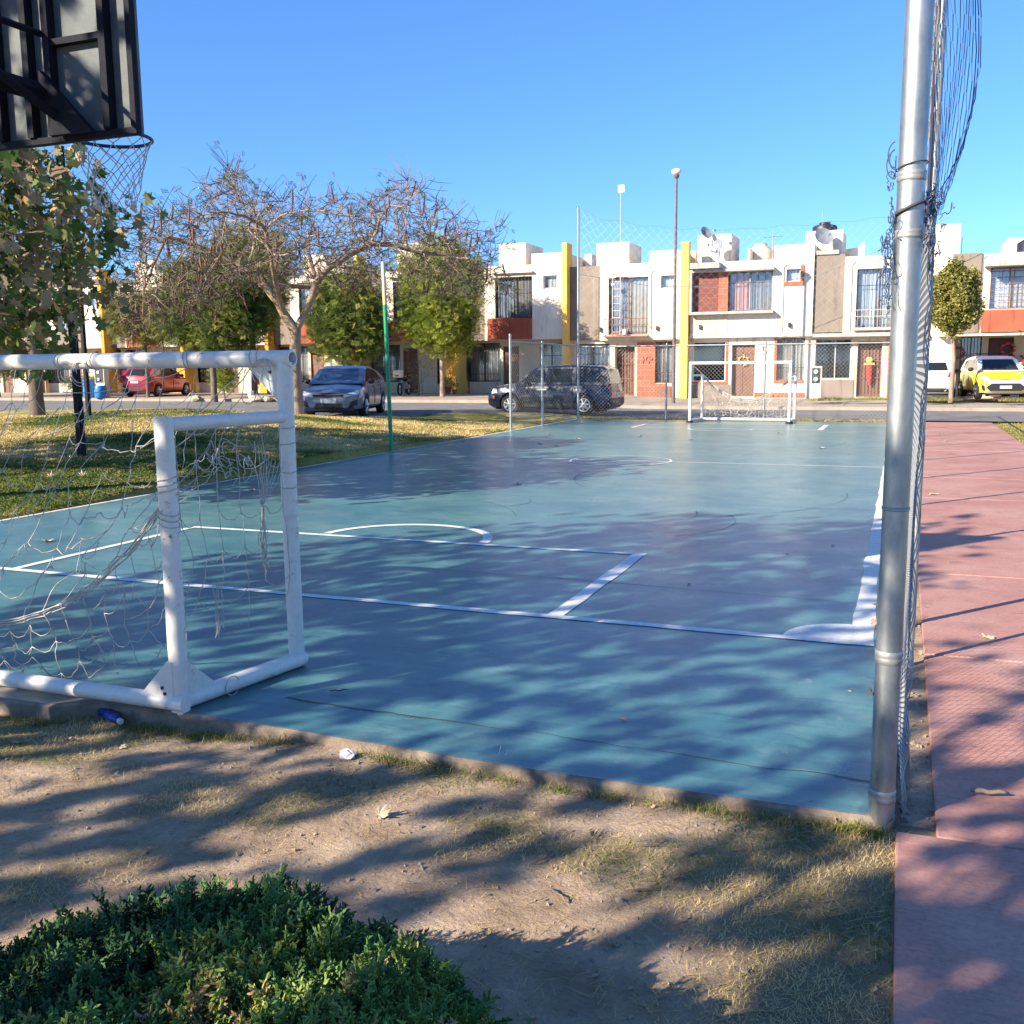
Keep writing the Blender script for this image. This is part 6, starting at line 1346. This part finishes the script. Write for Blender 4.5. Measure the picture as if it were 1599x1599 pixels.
# taller tufts along the slab edge and by the goal corner
n = 3400; cxs = rng.uniform(-4.4, 0, 60); ci = (rng.random(n)**1.8*60).astype(int); x = cxs[ci]+rng.normal(0, .05, n); y = front_edge(x)-.05-np.abs(rng.normal(0, .035, n)); ok = x < .02; x, y = x[ok], y[ok]; n = len(x)
tf = blades(np.stack([x, y, gz(x, y)-.004], -1), rng.uniform(.02, .07, n), .003, .9, rng, np.clip(rng.normal(.30, .22, n), 0, 1)); tag(tf.build('edge_grass', GM), kind='stuff')
# lawn blades, wide enough to read at distance
n = 330000; th = rng.uniform(math.radians(18), math.radians(50.5), n); d = 9.9+rng.random(n)**1.25*21; x = -np.sin(th)*d; y = np.cos(th)*d
ok = (x < -9.9) & (y < np.interp(x, ex, ey)-.05) & (y < 31); x, y, d = x[ok], y[ok], d[ok]; n = len(x)
dry = fbm(x, y, .45, 5); cl_ = np.clip((dry-.39)*3.0+.30*sstep(14, 24, d)+rng.normal(0, .16, n), 0, 1)
lg = blades(np.stack([x, y, gz(x, y)-.01], -1), rng.uniform(.03, .075, n), .0045+.0007*d, 1.1, rng, cl_); tag(lg.build('lawn_grass', GM), kind='stuff')
n = 16000; x = rng.uniform(2.52, 7, n); y = rng.uniform(17, 31.8, n); rl = blades(np.stack([x, y, gz(x, y)-.01], -1), rng.uniform(.03, .07, n), .015, 1.1, rng, rng.uniform(.35, 1, n)); tag(rl.build('dry_lawn_grass', GM), kind='stuff')
# weeds on the pavement across the street and on the verge
n = 5200; spots = np.array([(4.9, 40.7), (4.3, 40.8), (3.9, 40.6), (1.0, 40.6), (-2.8, 40.5), (-2.4, 40.9), (-.9, 41.3), (-1.4, 40.9), (1.5, 41.2)]); k = rng.integers(0, len(spots), n); x = spots[k, 0]+rng.normal(0, .28, n); y = spots[k, 1]+rng.normal(0, .22, n)
wd = blades(np.stack([x, y, .28+0*x], -1), rng.uniform(.06, .2, n), .018, .8, rng, np.clip(rng.normal(.4, .2, n), 0, 1)); tag(wd.build('weeds', GM), kind='stuff')
n = 9000; x = rng.uniform(-9.8, .2, n); y = rng.uniform(31.25, 31.95, n); vg = blades(np.stack([x, y, -.03+0*x], -1), rng.uniform(.03, .11, n), .018, .9, rng, rng.uniform(.3, 1, n)); tag(vg.build('verge_grass', GM), kind='stuff')
# pebbles and crumbs of earth
PB = M('pebble', (.22, .17, .13), (.36, .29, .23), .95, scale=20); n = 3000; x = rng.uniform(-4.2, .02, n); y = rng.uniform(1.3, 3.84, n)
pbm = MB(); octv = [(1, 0, 0), (-1, 0, 0), (0, 1, 0), (0, -1, 0), (0, 0, .7), (0, 0, -.7)]; octf = [(0, 2, 4), (2, 1, 4), (1, 3, 4), (3, 0, 4), (2, 0, 5), (1, 2, 5), (3, 1, 5), (0, 3, 5)]
pbm.stamp(octv, octf, np.stack([x, y, gz(x, y)+.001], -1), rand_rot(n, rng), rng.gamma(1.5, .0024, n)+.001); tag(pbm.build('pebbles', PB), kind='stuff')
n = 500; x = rng.uniform(-.02, .2, n); y = 4+rng.random(n)**1.5*14; lt = MB(); lt.stamp(octv, octf, np.stack([x, y, -.045+0*x], -1), rand_rot(n, rng), rng.gamma(2, .004, n)); tag(lt.build('grit', PB), kind='stuff')

# ------------------------------------------------------------------ fallen leaves and litter
DL = M('dry_leaf', (.30, .20, .12), (.50, .38, .25), .85, scale=14); DLP = M('pale_dry_leaf', (.38, .31, .22), (.50, .42, .32), .85, scale=14)
def groundz(x, y):
    if x > .2 and x < 2.49: return -.03
    if -9.86 <= x <= .05 and y >= float(front_edge(np.array([x]))[0]): return .0
    return float(gz(x, y))
def settle(px, py, z):
    z = min(z, 0) if z > -.02 else -.05
    x, y = gpos(px, py, z)
    for _ in range(4):
        zz = groundz(x, y)
        if z < -.02 and zz == 0.0: y = float(front_edge(np.array([x]))[0])-.06; return x, y, groundz(x, y)
        x, y = gpos(px, py, zz)
    return x, y, zz
def leaf3d(rng, curl):
    V = np.array(ML_V, float)*1.0; r2 = np.hypot(V[:, 0], V[:, 1]); V[:, 2] = curl*r2**2*.55+.10*np.sin(V[:, 0]*5+rng.uniform(0, 6))*r2+rng.normal(0, .03, len(V)); V[:, 1] *= .8+.2*rng.random()
    n = len(V); V2 = V-np.array([0, 0, .012]); b_ = list(range(1, n)); F = list(ML_F)+[tuple(reversed([q+n for q in f])) for f in ML_F]+[(b_[k], b_[(k+1) % len(b_)], b_[(k+1) % len(b_)]+n, b_[k]+n) for k in range(len(b_))]
    return np.concatenate([V, V2]), F
def gpos(px, py, z):
    d = FWD+RIGHT*(px-CPX)/FPX-UP*(py-CPX)/FPX; t = (z-CAMH)/d[2]; return d[0]*t, d[1]*t
LV = [leaf3d(rng, c_) for c_ in (.9, .5, 1.4, .2)]
def fallen(px, py, size, label, mat=DL, curl=0, z=0.0, group='fallen leaves', nm='fallen_leaf', upright=0):
    x, y, zz = settle(px, py, z); V, F = LV[curl % 4]; m = MB(); ang = rng.uniform(0, 6); c, s_ = math.cos(upright), math.sin(upright)
    Vv = (V*size)@np.array([[1, 0, 0], [0, c, -s_], [0, s_, c]]).T@rotz(ang).T; Vv[:, 2] -= Vv[:, 2].min()-.002; m.add(Vv, F); tw_ = MB(); m.tube([Vv[0], Vv[0]+np.array([size*.3, size*.7, size*.1])@rotz(ang).T], size*.02, 4)
    o = m.build(nm, mat, smooth=False); o.location = (x, y, zz); return tag(o, label, 'leaf', group)
fallen(592, 1275, .055, 'pale curled leaf alone on the sunny bare earth', DLP, 2, -.12, upright=.5)
fallen(697, 1182, .055, 'orange brown leaf leaning on the front edge of the court slab', DL, 0, -.05, upright=.7)
fallen(385, 1152, .045, 'brown leaf tucked under the slab edge right of the goal corner', DL, 1, -.08, upright=.5)
fallen(187, 1168, .05, 'pale folded leaf in the grass left of the goal corner', DLP, 1, -.1)
fallen(925, 1308, .035, 'small dark brown crumpled leaf on the bare earth', DL, 2, -.12, upright=.6)
fallen(1308, 1290, .045, 'brown curled leaf on the dry grass left of the steel pole foot', DL, 2, -.12, upright=.6)
fallen(1185, 1288, .035, 'little reddish leaf in the dry grass below the slab edge', DL, 1, -.12)
fallen(1437, 1272, .055, 'pale grey crumpled leaf right of the steel pole foot', DLP, 2, -.03, upright=.9)
fallen(1545, 998, .07, 'large pale leaf lying on the red path', DLP, 1, -.03)
fallen(1362, 1088, .05, 'dark curled leaf on the court against the steel pole', M('dark_leaf', (.09, .07, .06), (.16, .12, .1), .85, scale=10), 2, 0, upright=.6)
fallen(1370, 945, .05, 'tan leaf on the white touchline beside the steel pole', DL, 1)
fallen(1362, 975, .045, 'dark leaf standing on the white touchline by the pole', DL, 2, upright=.8)
fallen(1325, 1080, .022, 'tiny reddish leaf on the shaded court near the pole', DL, 1)
fallen(975, 1125, .025, 'small pale brown leaf in a sun fleck on the near court', DL, 0)
fallen(1425, 1090, .04, 'tan leaf caught against the foot of the fence', DLP, 1, -.03, upright=.8)
fallen(65, 1150, .05, 'grey brown leaf under the back bar of the near goal at left', DL, 1, -.08)
fallen(30, 1160, .05, 'flat brown leaf in shade at the lower left under the goal bar', DL, 0, -.08)
fallen(105, 1157, .04, 'curled brown leaf beside the blue bottle', DL, 2, -.08)
fallen(222, 1333, .03, 'small brown leaf on the bare earth at left', DL, 2, -.12, upright=.5)
fallen(960, 1480, .03, 'brown crumb of leaf on the earth right of the juniper', DL, 2, -.12, upright=.4)
fallen(515, 1195, .03, 'reddish brown leaf beside the crumpled white paper', DL, 1, -.1)
for px, py in ((845, 694), (858, 679), (1079, 687), (902, 686), (1282, 700), (812, 757), (724, 690), (868, 697), (1000, 681), (1215, 676), (75, 845), (392, 766), (1440, 690), (1475, 690), (1471, 680), (1455, 773)):
    fallen(px, py, .10, 'pale dry leaf lying flat on the far court or path', DLP, 1, group='small leaves scattered on the far court')
for px, py in ((15, 695), (100, 715), (105, 722), (80, 750), (130, 748), (195, 768), (330, 715), (170, 780), (60, 690)):
    o = fallen(px, py, .11, 'dry sycamore leaf on the lawn near the thick black post', DLP, 2, group='dry leaves on the lawn'); o.location.z += .045
for px, py in ((1300, 852), (1440, 1128), (1480, 880), (1446, 948), (1512, 842), (1450, 860), (1075, 913), (1230, 865)):
    fallen(px, py, .028, 'tiny dry leaf scrap on the court or path near the fence', DL, 0, group='leaf scraps near the fence')
for k in range(80):
    px = rng.uniform(20, 1380); py = rng.uniform(1180, 1590)
    if float(shrub_h(np.array(gpos(px, py, -.06)[0]), np.array(gpos(px, py, -.06)[1]))) > .02 or py < 1130+.11*px: continue
    fallen(px, py, rng.uniform(.010, .022), 'small brown leaf crumb on the bare earth in front of the court', DL, int(rng.integers(0, 4)), -.06, group='leaf crumbs on the earth', upright=rng.uniform(0, .7))
# stick on the path, twigs on the earth
def twig(px, py, L_, z, label, nm='twig', r_=.006, mat=BARKT, ang=None, bend=.1, grp=None):
    x, y, zz = settle(px, py, z); a = rng.uniform(0, PI) if ang is None else ang; k = np.linspace(-.5, .5, 8); P = np.stack([k*L_*math.cos(a)-bend*L_*(k*2)**2*math.sin(a), k*L_*math.sin(a)+bend*L_*(k*2)**2*math.cos(a), r_+.004+.01*np.abs(np.sin(k*7))], -1)+rng.normal(0, L_*.01, (8, 3))*[1, 1, .2]
    P[:, 2] = np.maximum(P[:, 2], r_); m = MB(); m.tube(P, [r_*.6, r_, r_, r_, r_*.9, r_*.9, r_*.7, r_*.4], 6); o = m.build(nm, mat, smooth=True); o.location = (x, y, zz); tag(o, label, 'twig', grp)
twig(1546, 1244, .15, -.03, 'short thick stick lying on the red path', 'stick', .011, BARKL, .15, .05)
twig(1025, 1325, .10, -.12, 'curved brown twig on the bare earth below the slab', r_=.003, ang=.7, bend=.25); twig(1010, 1395, .11, -.12, 'dark twig on the bare earth between sun patches', r_=.003, ang=.5)
twig(850, 1345, .14, -.12, 'long thin twig near the small dark leaf', r_=.003, ang=1.2); twig(870, 1400, .12, -.12, 'thin twig right of the juniper top', r_=.003, ang=2.6); twig(1070, 1445, .08, -.12, 'short twig in the lower middle of the bare earth', r_=.003)
twig(530, 1082, .10, 0, 'brown twig on the court under the goal side bar', r_=.004, ang=.6)
for px, py in ((1410, 727), (1310, 470)): pass
x, y, _z = settle(543, 1184, -.05); q = MB(); q.ball((0, 0, .018), .03, 5, (1.3, 1, .6)); q.v[0] += rng.normal(0, .006, q.v[0].shape); o = tag(q.build('crumpled_paper', M('white_paper', (.68, .68, .70), rough=.6)), 'crumpled white scrap lying below the slab edge', 'litter'); o.location = (x, y, groundz(x, y))
x, y, _z = settle(172, 1126, -.05); bt_ = thing('plastic_bottle', 'blue crushed plastic bottle lying under the goal back bar', 'bottle', (x, y, groundz(x, y)+.035), math.radians(-25))
q = MB(); pr_ = [(.002, -.13), (.028, -.13), (.033, -.12)]+[(.033-.004*(k % 2)*1.0, -.11+.017*k) for k in range(11)]+[(.03, .085), (.015, .115), (.012, .13), (.002, .132)]; q.lathe(pr_, (0, 0, 0), 18, 'x'); q.v[0][:, 2] *= .85; q.v[0] += rng.normal(0, .0012, q.v[0].shape)
m, t, b = new_mat('blue_bottle'); b.inputs['Base Color'].default_value = (.01, .05, .32, 1); b.inputs['Roughness'].default_value = .12; b.inputs['Transmission Weight'].default_value = .35; q.build('body', m, bt_, smooth=True)
q = MB(); q.lathe([(.015, .125), (.016, .145), (.002, .146)], (0, 0, 0), 12, 'x'); q.build('cap', FRAMEW, bt_)
# wire ends poking out of the slab edge
q = MB()
for k in range(3): q.tube(sag((.03*k, 0, 0), (.03*k+.02, .01, .07-.01*k), 0, 4, .004), .0012, 4)
x, y = gpos(775, 1178, 0); o = tag(q.build('wire_stub', WIRE), 'thin pale wire ends sticking up at the slab edge', 'wire'); o.location = (x, y, -.03)
